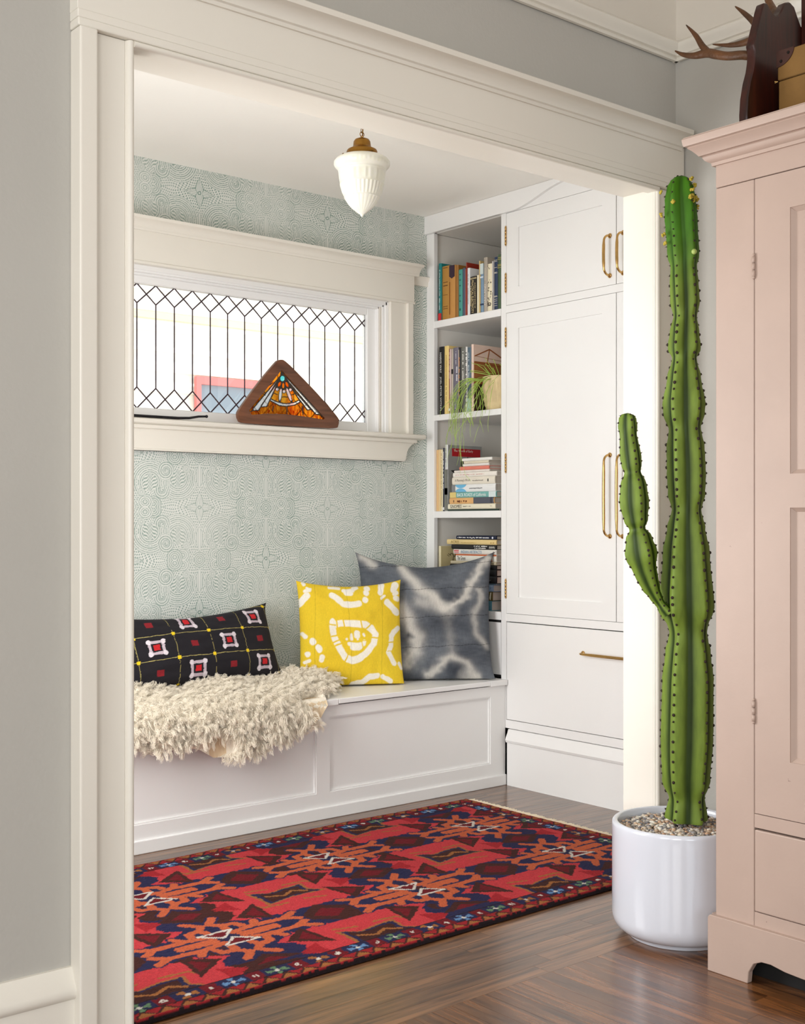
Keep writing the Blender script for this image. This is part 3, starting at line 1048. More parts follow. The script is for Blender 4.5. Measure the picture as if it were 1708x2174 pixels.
for k in range(3):
    sc_ = MB()
    a = math.radians(-39.755 + 180 + 8 + 120 * k) + 0.0
    dx, dy = math.cos(a), math.sin(a)
    sc_.tube([(L0[0] + dx * 0.05, L0[1] + dy * 0.05, L0[2] + 0.212), (L0[0] + dx * 0.064, L0[1] + dy * 0.064, L0[2] + 0.212)], 0.0015, 6)
    sc_.ball((L0[0] + dx * 0.064, L0[1] + dy * 0.064, L0[2] + 0.212), 0.0035, 8, 5)
    obj('thumb_screw', sc_, M_agedbrass, lp, smooth=True)


def ring(mb, c, r, t, axis, sq=1.0, n=18):
    pts = []
    for i in range(n + 1):
        a = 2 * PI * i / n
        if axis == 0: pts.append((c[0] + r * math.cos(a), c[1], c[2] + r * sq * math.sin(a)))
        else: pts.append((c[0], c[1] + r * math.cos(a), c[2] + r * sq * math.sin(a)))
    mb.tube(pts, t, 6, cap=False)


obj('loop', MB().tube([(L0[0], L0[1], L0[2] + 0.268), (L0[0], L0[1], L0[2] + 0.275)], 0.005, 10), M_brass, lp, smooth=True)
zc = L0[2] + 0.281
i = 0
while zc < ZC - 0.035:
    mb = MB()
    ring(mb, (L0[0] + (0.0 if i else 0.0), L0[1], zc), 0.0085 if i == 0 else 0.006, 0.0014, i % 2, 1.0 if i == 0 else 1.5)
    obj('chain_link', mb, M_agedbrass, lp, smooth=True)
    zc += 0.0135 if i else 0.0145
    i += 1
obj('cord', MB().tube([(L0[0] + 0.004, L0[1] + 0.003, L0[2] + 0.27), (L0[0] + 0.002, L0[1] - 0.002, L0[2] + 0.30), (L0[0] - 0.003, L0[1], ZC - 0.03)], 0.0022, 6), M_agedbrass, lp, smooth=True)
obj('ceiling_rose', MB().lathe([(0.0, -0.032), (0.010, -0.032), (0.018, -0.024), (0.045, -0.016), (0.055, -0.006), (0.056, 0.0)], (L0[0], L0[1], ZC), 32), M_agedbrass, lp, smooth=True)

# ------------------------------------------------------------------ painting helpers for woven patterns
def seg_dist(X, Y, p, q):
    px, py = p; qx, qy = q
    dx, dy = qx - px, qy - py
    t = np.clip(((X - px) * dx + (Y - py) * dy) / (dx * dx + dy * dy + 1e-12), 0, 1)
    return np.hypot(X - px - t * dx, Y - py - t * dy)


def poly_dist(X, Y, pts):
    d = np.full_like(X, 1e9)
    for a, b in zip(pts[:-1], pts[1:]):
        d = np.minimum(d, seg_dist(X, Y, a, b))
    return d


def in_poly(X, Y, pts):
    c = np.zeros(X.shape, bool)
    n = len(pts)
    for i in range(n):
        x0, y0 = pts[i]; x1, y1 = pts[(i + 1) % n]
        if y0 == y1: continue
        m = ((y0 > Y) != (y1 > Y)) & (X < (x1 - x0) * (Y - y0) / (y1 - y0) + x0)
        c ^= m
    return c


def vnoise(X, Y, f, seed=0):
    """smooth value noise 0..1"""
    r = np.random.default_rng(seed)
    T = r.random((64, 64))
    x = X * f; y = Y * f
    xi = np.floor(x).astype(int); yi = np.floor(y).astype(int)
    fx = x - xi; fy = y - yi
    fx = fx * fx * (3 - 2 * fx); fy = fy * fy * (3 - 2 * fy)
    g = lambda a, b: T[a % 64, b % 64]
    return (g(xi, yi) * (1 - fx) + g(xi + 1, yi) * fx) * (1 - fy) + (g(xi, yi + 1) * (1 - fx) + g(xi + 1, yi + 1) * fx) * fy


# ------------------------------------------------------------------ rug
RX0, RX1, RY0, RY1 = 0.78, 3.352, 2.462, 3.632
rug = thing('tribal_rug', 'red, navy and orange hand-knotted rug with star medallions lying before the bench', 'rug', ((RX0 + RX1) / 2, (RY0 + RY1) / 2, 0))


def rug_cols(X, Y):
    R_ = linn((212, 62, 68)); R2 = linn((176, 34, 42)); NV = linn((40, 38, 78)); BR = linn((72, 32, 26)); MR = linn((118, 16, 28))
    OR = linn((214, 104, 64)); GD = linn((172, 108, 56)); WH = linn((232, 222, 210)); BL = linn((110, 150, 196)); GN = linn((108, 140, 104)); DK = linn((34, 22, 26))
    jx = 0.004 * (vnoise(X, Y, 90, 1) - 0.5); jy = 0.004 * (vnoise(X, Y, 90, 2) - 0.5)
    X = X + jx; Y = Y + jy
    sh = X.shape
    n1 = vnoise(X, Y, 9, 3)
    col = np.where(n1[..., None] > 0.66, BR, NV) * np.ones(sh + (1,))

    def put(m, c):
        col[m] = c

    SX, x0 = 0.668, 1.735
    rows_s = (2.820, 3.272)
    yc = 3.046
    dxs = ((X - x0 + SX / 2) % SX) - SX / 2            # to nearest star column
    dxh = ((X - x0) % SX) - SX / 2                     # to nearest lozenge column
    # red fields with notched ends, a hooked lozenge in each
    for cy in (yc, yc + 0.452, yc - 0.452):
        dy = Y - cy
        hx_, hy_ = np.abs(dxh), np.abs(dy)
        saw = 0.014 * np.abs(((dy / 0.046) % 1.0) - 0.5) * 2
        put((hy_ < 0.146) & (hx_ < 0.224 - saw), R_)
        put(in_poly(hx_, hy_, [(0.18, 0.158), (0.19, 0.060), (0.262, 0.106)]), R_)
        put(in_poly(hx_, hy_, [(0.18, 0.045), (0.19, -0.03), (0.256, 0.004)]), R2)
        put(in_poly(hx_, hy_, [(0.060, 0.145), (0.125, 0.145), (0.098, 0.178)]), R_)
        u = dxh; v = dy
        z_ = in_poly(u, v, [(-0.095, 0.075), (-0.035, 0.038), (0.035, 0.056), (0.100, 0.058), (0.088, -0.004), (0.128, -0.044), (-0.005, -0.040), (-0.100, -0.066), (-0.094, 0.004)])
        put(z_, GD)
        z_ = in_poly(u * 1.13, v * 1.18, [(-0.095, 0.075), (-0.035, 0.038), (0.035, 0.056), (0.100, 0.058), (0.088, -0.004), (0.128, -0.044), (-0.005, -0.040), (-0.100, -0.066), (-0.094, 0.004)])
        put(z_, NV)
        z_ = in_poly(u * 1.35, v * 1.5, [(-0.095, 0.075), (-0.035, 0.038), (0.035, 0.056), (0.100, 0.058), (0.088, -0.004), (0.128, -0.044), (-0.005, -0.040), (-0.100, -0.066), (-0.094, 0.004)])
        put(z_, BR * 0.9)
        put(poly_dist(u, v, [(-0.06, 0.012), (-0.01, -0.012), (0.03, 0.014), (0.07, -0.014)]) < 0.006, GD)
        for s in (-1, 1):
            put(poly_dist(u * s, v * s, [(0.045, 0.078), (0.120, 0.074), (0.140, 0.040)]) < 0.0055, GD)
            put(poly_dist(u * s, v * s, [(-0.02, 0.074), (-0.085, 0.094)]) < 0.005, GD)
    # star medallions
    for cy in rows_s:
        dy = Y - cy
        ax, ay = np.abs(dxs), np.abs(dy)
        near = ay < 0.226
        put(near & in_poly(ax, ay, [(0.207, 0.210), (0.100, 0.127), (0.189, 0.058)]), BR)
        put(near & in_poly(ax, ay, [(0.190, 0.178), (0.135, 0.130), (0.178, 0.090)]), MR)
        put(near & ((np.abs(ax - 0.334) / 0.105 + ay / 0.085) < 1), BR)
        put(near & ((np.abs(ax - 0.334) / 0.055 + ay / 0.045) < 1), MR)
        put(near & ((ax / 0.095 + np.abs(ay - 0.226) / 0.062) < 1), BR)
        put(near & ((ax / 0.050 + np.abs(ay - 0.226) / 0.034) < 1), MR)
        d = np.full(sh, 1e9)
        for arm in ([(0.030, 0.030), (0.100, 0.044), (0.205, 0.040), (0.248, 0.068)], [(0.205, 0.038), (0.238, 0.014)], [(0.045, 0.008), (0.150, 0.006)],
                    [(0.028, 0.050), (0.036, 0.096), (0.012, 0.126), (0.048, 0.168)], [(0.036, 0.096), (0.072, 0.090), (0.080, 0.064)], [(0.110, 0.046), (0.128, 0.078)]):
            d = np.minimum(d, poly_dist(ax, ay, arm))
        put((d < 0.0190) & near, NV)
        put((d < 0.0126) & near, OR)
        tri = [(0.0, 0.004), (-0.052, 0.054), (0.052, 0.054)]
        skew = dxs + 0.012 * np.sign(dy)
        put(in_poly(skew, ay, tri), MR)
        dd = poly_dist(skew, ay, tri + [tri[0]])
        put((dd < 0.0046) & (vnoise(X, Y, 130, 44) > 0.10), WH)
    # borders
    ex = RX1 - X
    ey = np.minimum(Y - RY0, RY1 - Y)
    exx = np.minimum(ex, X - RX0)
    e = np.minimum(ey, exx)
    along = np.where(ey < exx, X, Y)
    n = vnoise(X, Y, 40, 5)
    b1 = e < 0.098
    put(b1, NV)
    cell = 0.126
    ca = (along % cell) - cell / 2
    ci = np.floor(along / cell).astype(int)
    cb = e - 0.072
    # flowers: rayed rosettes in blue / green, alternate with small white and gold buds
    r = np.hypot(ca, cb * 1.15)
    th = np.arctan2(cb, ca)
    ray = (r < 0.031) & (np.cos(4 * th) > 0.0) & (np.abs(cb) < 0.024)
    put(b1 & (ci % 3 == 0) & ray, BL)
    put(b1 & (ci % 3 == 1) & ray, GN)
    put(b1 & (ci % 3 == 2) & (r < 0.029) & (np.cos(3 * th) > 0.1), GD)
    put(b1 & (r < 0.0075), WH)
    cq = ((along + cell / 2) % cell) - cell / 2
    put(b1 & (np.abs(cq) < 0.022) & (np.abs(cb) < 0.024), MR)
    put(b1 & (np.hypot(cq, cb) < 0.009) & (np.abs(np.sin(cq * 500)) > 0.4), WH)
    put((e < 0.048), R2 * 0.9)
    tt = (along % 0.056) / 0.056
    tri = np.abs(tt - 0.5) * 2
    put((e < 0.046) & (e > 0.016) & ((e - 0.016) / 0.030 < 1 - tri), GD)
    put((e < 0.046) & (e > 0.014) & (np.abs((e - 0.014) / 0.032 - (1 - tri)) < 0.16), BR)
    put((e < 0.050) & (e > 0.046), DK)
    put((e < 0.102) & (e > 0.097), DK)
    put((ey < 0.009) & (exx > 0.004), DK)
    # abrash: slow change of dye along the length
    ab = 0.90 + 0.2 * vnoise(X * 0.6, Y * 0.15, 6, 6)
    kn = 0.88 + 0.24 * vnoise(X, Y, 260, 9)
    return col * 0.70 * (ab * kn)[..., None]


stp = 0.0045
nx = int((RX1 - RX0) / stp); ny = int((RY1 - RY0) / stp)
xs = np.linspace(RX0, RX1, nx); ys = np.linspace(RY0, RY1, ny)
X, Y = np.meshgrid(xs, ys, indexing='ij')
cols = rug_cols(X, Y)
e = np.minimum(np.minimum(X - RX0, RX1 - X), np.minimum(Y - RY0, RY1 - Y))
Zr = 0.0015 + 0.0105 * sstep(0.0, 0.008, e) + 0.0018 * (vnoise(X, Y, 150, 4) - 0.5) * (e > 0.006) + 0.0025 * vnoise(X, Y, 5, 11)
wx = 0.010 * (vnoise(Y, Y * 0 + 0.3, 6, 12) - 0.5); wy = 0.022 * (vnoise(X, X * 0 + 0.7, 4.5, 13) - 0.5)
tfar = (Y - RY0) / (RY1 - RY0)
Pn = np.stack([X + wx * 0.6 - (RX0 + RX1) / 2, Y + wy * (0.25 + 0.75 * tfar) - 0.03 * tfar * (RX1 - X) / 1.5 * 0.5 - (RY0 + RY1) / 2, Zr], -1)
grid_mesh('pile', Pn, cols, M_rug, rug)
fr_ = MB()
for i in range(300):
    yy = RY0 + 0.01 + (RY1 - RY0 - 0.02) * i / 299
    L = random.uniform(0.030, 0.056)
    a = random.uniform(-0.4, 0.4)
    p0 = Vector((RX1 - 0.006, yy, 0.006))
    pts = [p0, p0 + Vector((L * 0.5, a * L * 0.4, -0.001)), p0 + Vector((L, a * L, -0.0035))]
    fr_.tube(pts, [0.0034, 0.0034, 0.0022], 4)
tag(obj('fringe', fr_, mat('rug_fringe', (236, 222, 196), rough=0.95), rug), label='cream knotted fringe', kind='stuff')


# ------------------------------------------------------------------ cushions
def cushion(name, label, w, h, t, loc, yaw, lean, colfn, m, pin=0.07, n=150, seed=0, roll=0.0, ear=0.0, pin_top=0.1):
    o = thing(name, label, 'cushion', loc, (lean, roll, yaw))
    o.rotation_mode = 'XYZ'
    u = np.sin(np.linspace(-1, 1, n) * PI / 2) * 0.35 + np.linspace(-1, 1, n) * 0.65
    U, V = np.meshgrid(u, u, indexing='ij')
    cz_ = np.abs(U) ** 7 * np.abs(V) ** 7
    X = w / 2 * U * (1 - pin * (1 - V ** 2) * np.abs(U) ** 0.5) * (1 + ear * cz_)
    pv = np.where(V > 0, pin_top, 0.03)
    Z = h / 2 * V * (1 - pv * (1 - np.abs(U) ** 1.7) * np.abs(V) ** 0.5) * (1 + ear * cz_ * (V > 0)) + h / 2 * 0.97
    Zmin = 0.004
    Z = np.maximum(Z, Zmin)
    body = (np.clip((1 - np.abs(U) ** 2.2), 0, 1) * np.clip((1 - np.abs(V) ** 2.2), 0, 1)) ** 0.42
    wr = (vnoise(U + 3, V + 3, 2.2, seed) - 0.5) * 0.12 + (vnoise(U + 3, V + 3, 6, seed + 1) - 0.5) * 0.045
    # gather folds running from the corners
    ang = np.arctan2(np.abs(V), np.abs(U))
    rad = np.hypot(U, V)
    fold = 0.05 * np.sin(ang * 18 + seed) * sstep(0.7, 1.25, rad) * (1 - np.maximum(np.abs(U), np.abs(V)) ** 8)
    sag = 0.16 * (0.25 - (V + 0.35) ** 2 * 0.25)
    T = t / 2 * body * (1 + wr * 2 + sag + fold * 2)
    cols = colfn((X / w + 0.5), 1 - Z / h)
    grid_mesh('front_cover', np.stack([X, -T, Z], -1), cols, m, o)
    Tb = t / 2 * body * (1 + wr)
    sl = list(range(0, n - 1, 4)) + [n - 1]
    bk_ = np.stack([X, Tb, Z], -1)[np.ix_(sl, sl)]
    grid_mesh('back_cover', bk_[::-1], cols[np.ix_(sl, sl)][::-1], m, o)
    return o


def yellow_cols(S, T):
    X = 130 + S * 1460 + 14 * (vnoise(S, T, 26, 1) - 0.5); Y = 110 + T * 1390 + 14 * (vnoise(S, T, 26, 2) - 0.5)
    Yl = linn((226, 194, 40)); Wt = linn((236, 230, 216)); Dp = linn((222, 178, 20))
    wmask = np.zeros(X.shape)

    def stroke(pts, r, soft=16):
        nonlocal wmask
        wmask = np.maximum(wmask, 1 - sstep(r - soft * 0.5, r + soft * 0.5, poly_dist(X, Y, pts)))

    def cut(pts, r):
        nonlocal wmask
        wmask = wmask * sstep(r - 5, r + 6, poly_dist(X, Y, pts))

    ring_ = [(575, 690), (600, 720), (720, 710), (860, 718), (1030, 730), (1110, 780), (1170, 860), (1140, 980), (1050, 1090), (930, 1170), (820, 1190), (740, 1140), (670, 1030), (610, 920), (580, 820), (575, 690)]
    stroke(ring_, 44)
    for p, q in (((630, 620), (650, 780)), ((720, 640), (740, 780)), ((970, 650), (985, 790)), ((1040, 790), (1120, 720)), ((1090, 900), (1240, 910)), ((560, 880), (650, 870)),
                 ((570, 960), (680, 920)), ((590, 1000), (690, 970)), ((740, 1200), (800, 1090)), ((540, 720), (620, 730))):
        cut([p, q], 9)
    stroke([(910, 840), (912, 880)], 38); stroke([(915, 900), (916, 925)], 14)
    stroke([(830, 860), (840, 920)], 20); stroke([(770, 915), (772, 918)], 16); stroke([(1005, 860), (1010, 870)], 18)
    stroke([(800, 975), (880, 985), (970, 980)], 24); stroke([(850, 1020), (920, 1030), (950, 1010)], 40)
    stroke([(1010, 950), (1000, 985)], 26)
    cut([(760, 950), (1040, 935)], 6); cut([(960, 930), (990, 1010)], 6)
    # upper ring
    stroke([(590, 335), (660, 380), (730, 455), (850, 475), (960, 455)], 40)
    for c in ((1050, 405), (1072, 310), (1090, 245)): stroke([c, (c[0] + 4, c[1] + 4)], 40)
    stroke([(760, 275), (880, 275)], 26); stroke([(790, 310), (850, 312)], 34); stroke([(900, 250), (950, 230)], 26)
    stroke([(560, 225), (700, 240)], 18)
    # corners and edges
    stroke([(150, 430), (250, 330)], 44); stroke([(225, 268), (290, 262)], 22); stroke([(250, 232), (300, 240)], 16); stroke([(205, 160), (215, 175)], 26)
    stroke([(1310, 200), (1275, 305)], 40); stroke([(1285, 380), (1330, 350)], 20); stroke([(1370, 440), (1500, 560)], 46)
    stroke([(1510, 200), (1480, 260)], 50); stroke([(1480, 320), (1530, 300)], 24); stroke([(1500, 370), (1530, 380)], 36)
    stroke([(1520, 770), (1440, 830), (1400, 890), (1395, 1010), (1350, 1090), (1400, 1170), (1440, 1230)], 34)
    cut([(1340, 970), (1440, 960)], 8); cut([(1340, 1080), (1400, 1080)], 5)
    stroke([(1510, 1230), (1550, 1290)], 22)
    stroke([(300, 925), (312, 940)], 40); stroke([(380, 1010), (395, 1040)], 38); stroke([(235, 1090), (240, 1100)], 34); stroke([(430, 1135), (420, 1170)], 34)
    stroke([(180, 820), (215, 870)], 24); stroke([(200, 1190), (260, 1175)], 22)
    stroke([(850, 1490), (980, 1470), (1090, 1400), (1200, 1385)], 38); stroke([(1280, 1400), (1390, 1460)], 32)
    nz = vnoise(S, T, 5, 4)[..., None]
    base = Yl * (1 - 0.35 * nz) + Dp * 0.35 * nz
    col = base * (1 - wmask[..., None]) + Wt * wmask[..., None]
    for xs_ in (0.148, 0.468, 0.785):
        d = np.abs(S - xs_ - 0.012 * np.sin(T * 5 + xs_ * 9))
        col = col * (1 - 0.30 * (1 - sstep(0.001, 0.0035, d)))[..., None]
    thr = vnoise(S, T * 0.2, 300, 7)[..., None]
    return col * (0.94 + 0.1 * thr)


def grey_cols(S, T):
    jn = vnoise(S, T, 8, 21) - 0.5; jm = vnoise(S, T, 30, 22) - 0.5
    X = 100 + S * 1480 + 90 * jn + 30 * jm; Y = 85 + T * 1330 + 80 * (vnoise(S, T, 9, 23) - 0.5) + 30 * jm
    D = linn((58, 63, 72)); Mid = linn((108, 113, 120)); Wt = linn((208, 203, 194)); Dk = linn((38, 43, 54))
    n = np.clip(0.55 * vnoise(S, T, 5, 24) + 0.30 * vnoise(S, T, 13, 25) + 0.25 * vnoise(S, T * 3, 28, 26), 0, 1)
    col = D * (1 - n[..., None]) + Mid * n[..., None]
    for (pts, r, k) in (([(590, 240), (740, 430), (870, 570), (1050, 670)], 95, 0.85), ([(1520, 130), (1420, 300), (1300, 470), (1180, 610), (1050, 680)], 75, 0.85),
                        ([(560, 680), (660, 860), (760, 970), (690, 1110), (640, 1240)], 125, 0.75), ([(830, 1370), (960, 1270), (1100, 1200), (1250, 1270), (1400, 1390)], 80, 0.8),
                        ([(1440, 480), (1390, 720), (1400, 950), (1470, 1060)], 70, 0.6), ([(760, 610), (1130, 700)], 110, 0.5), ([(150, 130), (230, 190)], 70, 0.7), ([(1200, 1360), (1420, 1400)], 60, 0.5),
                        ([(1060, 700), (1100, 950), (1090, 1180)], 90, 0.25)):
        d = poly_dist(X, Y, pts)
        wv = k * np.exp(-(d / (r * 0.62)) ** 2)[..., None]
        col = col * (1 - wv) + Wt * wv
    for (c, r, k) in (((1130, 1340), 110, 0.85), ((1050, 860), 150, 0.35), ((1250, 850), 150, 0.45), ((1230, 1150), 120, 0.3), ((300, 330), 160, 0.4), ((1130, 520), 90, 0.4), ((930, 280), 180, 0.35), ((660, 975), 40, 0.7)):
        d = np.hypot(X - c[0], (Y - c[1]) * 1.4)
        wv = k * np.exp(-(d / r) ** 2)[..., None]
        col = col * (1 - wv) + Dk * wv
    for ys_ in (0.30, 0.52, 0.75, 0.10):
        d = np.abs(T - ys_ + 0.045 * (S - 0.4) * 1.0 + 0.004 * np.sin(S * 40))
        st_ = (0.55 + 0.45 * (np.sin(S * 260) > -0.3))
        col = col * (1 - 0.65 * (1 - sstep(0.0012, 0.0042, d)) * st_)[..., None]
    thr = vnoise(S, T * 0.15, 320, 27)[..., None]
    return col * (0.90 + 0.18 * thr)


def black_cols(S, T):
    w, h = 0.74, 0.30
    X = S * w; Y = (1 - T) * h
    X = X + 0.0025 * (vnoise(S, T, 60, 31) - 0.5); Y = Y + 0.0025 * (vnoise(S, T, 60, 32) - 0.5)
    Bk = linn((20, 16, 24)); Rd = linn((196, 26, 34)); Dr = linn((120, 16, 26)); Wt = linn((226, 216, 222)); Gl = linn((176, 162, 96)); Ye = linn((240, 206, 26)); Pl = linn((196, 180, 190))
    col = np.ones(X.shape + (1,)) * Bk
    cx, cy, x0, y0 = 0.158, 0.094, 0.092, 0.002
    gx = ((X - x0 + cx / 2) % cx) - cx / 2; gy = ((Y - y0 + cy / 2) % cy) - cy / 2
    col[np.abs(gx) < 0.0011] = Gl * 0.8
    col[np.abs(gy) < 0.0011] = Gl
    col[(np.abs(gx) < 0.0068) & (np.abs(gy) < 0.0062)] = Ye
    hx = ((X - x0) % cx) - cx / 2; hy = ((Y - y0) % cy) - cy / 2
    par = (np.floor((X - x0) / cx) + np.floor((Y - y0) / cy)).astype(int) % 2
    a, b = np.abs(hx), np.abs(hy)
    rg = (par == 1) & (np.maximum(a - 0.033, b - 0.027) < 0) & (np.maximum(a - 0.021, b - 0.0165) > 0)
    col[rg] = Pl
    cr = (par == 1) & (np.hypot(a - 0.029, b - 0.023) < 0.0095)
    col[cr] = Wt
    col[(par == 1) & (a < 0.0125) & (b < 0.0105)] = Rd
    col[(par == 0) & (a < 0.0150) & (b < 0.0110)] = Dr * 1.3
    thr = vnoise(S, T, 260, 33)[..., None]
    return col * (0.85 + 0.3 * thr)


cushion('throw_cushion', 'large grey and white tie-dyed square cushion leaning in the corner by the bookcase', 0.575, 0.545, 0.17, (3.418, 3.950, 0.4535), math.radians(-36), math.radians(-8), grey_cols, M_print, pin=0.05, n=200, seed=3, ear=0.05, pin_top=0.20)
cushion('throw_cushion', 'yellow square cushion with white resist-dyed rings between the sheepskin and the grey cushion', 0.435, 0.442, 0.14, (3.062, 4.006, 0.4535), math.radians(-28), math.radians(-11), yellow_cols, M_print, pin=0.035, n=260, seed=5, pin_top=0.11, ear=0.02)
cushion('lumbar_cushion', 'long black lumbar cushion with yellow grid lines, white rings and red squares', 0.74, 0.300, 0.17, (2.390, 4.070, 0.508), math.radians(2), math.radians(-22), black_cols, M_ikat, pin=0.03, n=340, seed=8, roll=math.radians(-1.5), ear=0.05, pin_top=0.22)

# ------------------------------------------------------------------ sheepskin
fz_ = thing('sheepskin', 'curly cream sheepskin draped over the front edge of the bench', 'sheepskin', (2.3, 3.95, 0.453))
M_hide = mat('suede_hide', (232, 208, 172), rough=0.85, var=0.08, vscale=14, bump=0.1, bscale=40)
M_wool = mat('wool', (255, 245, 226), rough=0.9, var=0.05, vscale=30, bump=0.3, bscale=260, sheen=0.25)


def fl_len(x):      # how far the skin hangs below the bench edge
    pts = [(1.70, 0.05), (1.80, 0.08), (1.93, 0.085), (1.98, 0.115), (2.08, 0.112), (2.16, 0.125), (2.23, 0.165), (2.30, 0.170), (2.38, 0.165), (2.47, 0.135), (2.56, 0.118), (2.64, 0.105), (2.70, 0.075), (2.735, 0.02), (2.76, -0.03), (2.84, -0.12), (2.90, -0.20)]
    return float(np.interp(x, [p[0] for p in pts], [p[1] for p in pts]))


def fl_back(x):
    pts = [(1.70, 4.12), (2.6, 4.14), (2.80, 4.16), (2.90, 4.12), (2.96, 4.02)]
    return float(np.interp(x, [p[0] for p in pts], [p[1] for p in pts]))


def fl_point(x, s):
    """s: distance along the skin measured from the bench edge (positive hangs, negative on the seat)"""
    r = 0.018
    ye = YBEN - 0.018
    ztop = 0.456
    if s <= 0:
        hump = 0.022 * sst((-s - 0.05) / 0.25) + 0.010 * math.sin(x * 17 + s * 9) * sst(-s / 0.12)
        return Vector((x, ye + r - s, ztop + 0.006 + max(0, hump))), Vector((0, -0.15, 1)).normalized()
    arc = r * PI / 2
    if s < arc:
        a = s / r
        return Vector((x, ye + r - r * math.sin(a) - 0.004, ztop + 0.006 - r + r * math.cos(a))), Vector((0, -math.sin(a), math.cos(a)))
    d = s - arc
    out = 0.012 + 0.020 * math.sin(x * 21) ** 2 + d * 0.10
    return Vector((x, ye - out, ztop - r - d)), Vector((0, -0.97, 0.2)).normalized()


def sst(t):
    t = max(0.0, min(1.0, t))
    return t * t * (3 - 2 * t)


NX, NS = 90, 44
Pn = np.zeros((NX, NS, 3))
xs_ = np.linspace(1.70, 2.955, NX)
for i, x_ in enumerate(xs_):
    Lh = fl_len(x_); s0 = -(fl_back(x_) - YBEN)
    xx = x_ - 0.03 * sst((x_ - 2.6) / 0.3) * 0
    for j in range(NS):
        s = s0 + (Lh - s0) * j / (NS - 1)
        p, nn = fl_point(xx, s)
        Pn[i, j] = p - Vector((2.3, 3.95, 0.453))
grid_mesh('hide', Pn, None, M_hide, fz_)


def bare(x, s):
    a = ((x - 2.225) / 0.085) ** 2 + ((s - 0.125) / 0.042) ** 2
    b = ((x - 2.685) / 0.060) ** 2 + ((s - 0.030) / 0.060) ** 2
    return a < 1 or b < 1


def fast_obj(name, mb, m, parent, smooth=True):
    me = bpy.data.meshes.new(name)
    w = world_loc(parent)
    V = np.array([tuple(p) for p in mb.v], dtype=np.float32) - np.array(w, dtype=np.float32)
    F = np.array(mb.f, dtype=np.int32)
    me.vertices.add(len(V)); me.vertices.foreach_set('co', V.ravel())
    nf, k = F.shape
    me.loops.add(nf * k); me.loops.foreach_set('vertex_index', F.ravel())
    me.polygons.add(nf); me.polygons.foreach_set('loop_start', np.arange(0, nf * k, k, dtype=np.int32))
    if smooth: me.polygons.foreach_set('use_smooth', np.ones(nf, bool))
    me.update(calc_edges=True)
    return link_mesh(name, me, m, parent)

def bare_f(x, s):
    a = ((x - 2.225) / 0.085) ** 2 + ((s - 0.125) / 0.042) ** 2
    b = ((x - 2.685) / 0.060) ** 2 + ((s - 0.030) / 0.060) ** 2
    return sst((min(a, b) - 0.9) / 0.7)


FX, FS = 330, 190
Pf = np.zeros((FX, FS, 3))
xs_ = np.linspace(1.71, 2.962, FX)
base_ = np.zeros((FX, FS, 3)); nrm_ = np.zeros((FX, FS, 3)); hgt_ = np.zeros((FX, FS))
for i, x_ in enumerate(xs_):
    Lh = fl_len(x_); s0 = -(fl_back(x_) - YBEN)
    for jj in range(FS):
        s = s0 + (Lh - s0) * jj / (FS - 1)
        p, nn = fl_point(x_, s)
        ed_ = min(1.0, (FS - 1 - jj) / 10, jj / 10, (FX - 1 - i) / 8)
        base_[i, jj] = p; nrm_[i, jj] = nn
        hgt_[i, jj] = bare_f(x_, s) * (0.35 + 0.65 * sst(ed_)) * (1.25 if s < -0.08 else 1.0)
SSn = np.cumsum(np.linalg.norm(np.diff(base_, axis=1, prepend=base_[:, :1]), axis=2), axis=1)
XXn = base_[..., 0]
wv = vnoise(XXn, SSn, 34, 61) * 0.35 + vnoise(XXn + 0.02 * vnoise(XXn, SSn, 30, 64), SSn, 80, 62) * 0.40 + vnoise(XXn, SSn, 160, 63) * 0.25
ridg = 1 - np.abs(wv * 2 - 1) * 1.6
Pf = base_ + nrm_ * (hgt_ * (0.007 + 0.015 * np.clip(ridg, 0, 1)))[..., None]
Pf[..., 2] = np.where(Pf[..., 1] > YBEN - 0.01, np.maximum(Pf[..., 2], 0.4545), Pf[..., 2])
wo = grid_mesh('wool', Pf - np.array((2.3, 3.95, 0.453)), None, M_wool, fz_)
tag(wo, label='cream curly wool locks', kind='stuff')
# the locks grow from the padded fleece as hair; bare suede keeps none
bm = bmesh.new(); bm.from_mesh(wo.data)
bm.faces.ensure_lookup_table()
fc = bm.faces[(FX // 2) * (FS - 1) + FS // 4]
if fc.normal.z < 0:
    bmesh.ops.reverse_faces(bm, faces=bm.faces)
bm.to_mesh(wo.data); bm.free()
vg = wo.vertex_groups.new(name='density')
vl = wo.vertex_groups.new(name='length')
for i in range(FX):
    Lh = fl_len(xs_[i]); s0 = -(fl_back(xs_[i]) - YBEN)
    for jj in range(FS):
        s_ = s0 + (Lh - s0) * jj / (FS - 1)
        w_ = 1.0 if bare_f(xs_[i], s_) > 0.45 else 0.0
        if s_ < -0.36 and xs_[i] < 2.62: w_ = 0.0
        if w_: vg.add([i * FS + jj], w_, 'REPLACE')
        vl.add([i * FS + jj], 0.75 + 0.25 * min(1, max(0, -s_ / 0.1)), 'REPLACE')
pm = wo.modifiers.new('wool_locks', 'PARTICLE_SYSTEM')
psy = wo.particle_systems[0]
psy.vertex_group_density = 'density'
psy.vertex_group_length = 'length'
psy.seed = 4
ps = psy.settings
ps.type = 'HAIR'
ps.count = 5200
ps.hair_step = 5
ps.emit_from = 'FACE'
ps.use_emit_random = True
ps.use_even_distribution = True
ps.use_advanced_hair = True
ps.hair_length = 0.019
ps.normal_factor = 0.010
ps.object_align_factor = (0.0, -0.002, -0.0055)
ps.factor_random = 0.006
ps.child_type = 'SIMPLE'
ps.rendered_child_count = 16
ps.child_percent = 2
ps.child_radius = 0.011
ps.child_roundness = 0.6
ps.clump_factor = 0.55
ps.clump_shape = 0.1
ps.kink = 'CURL'
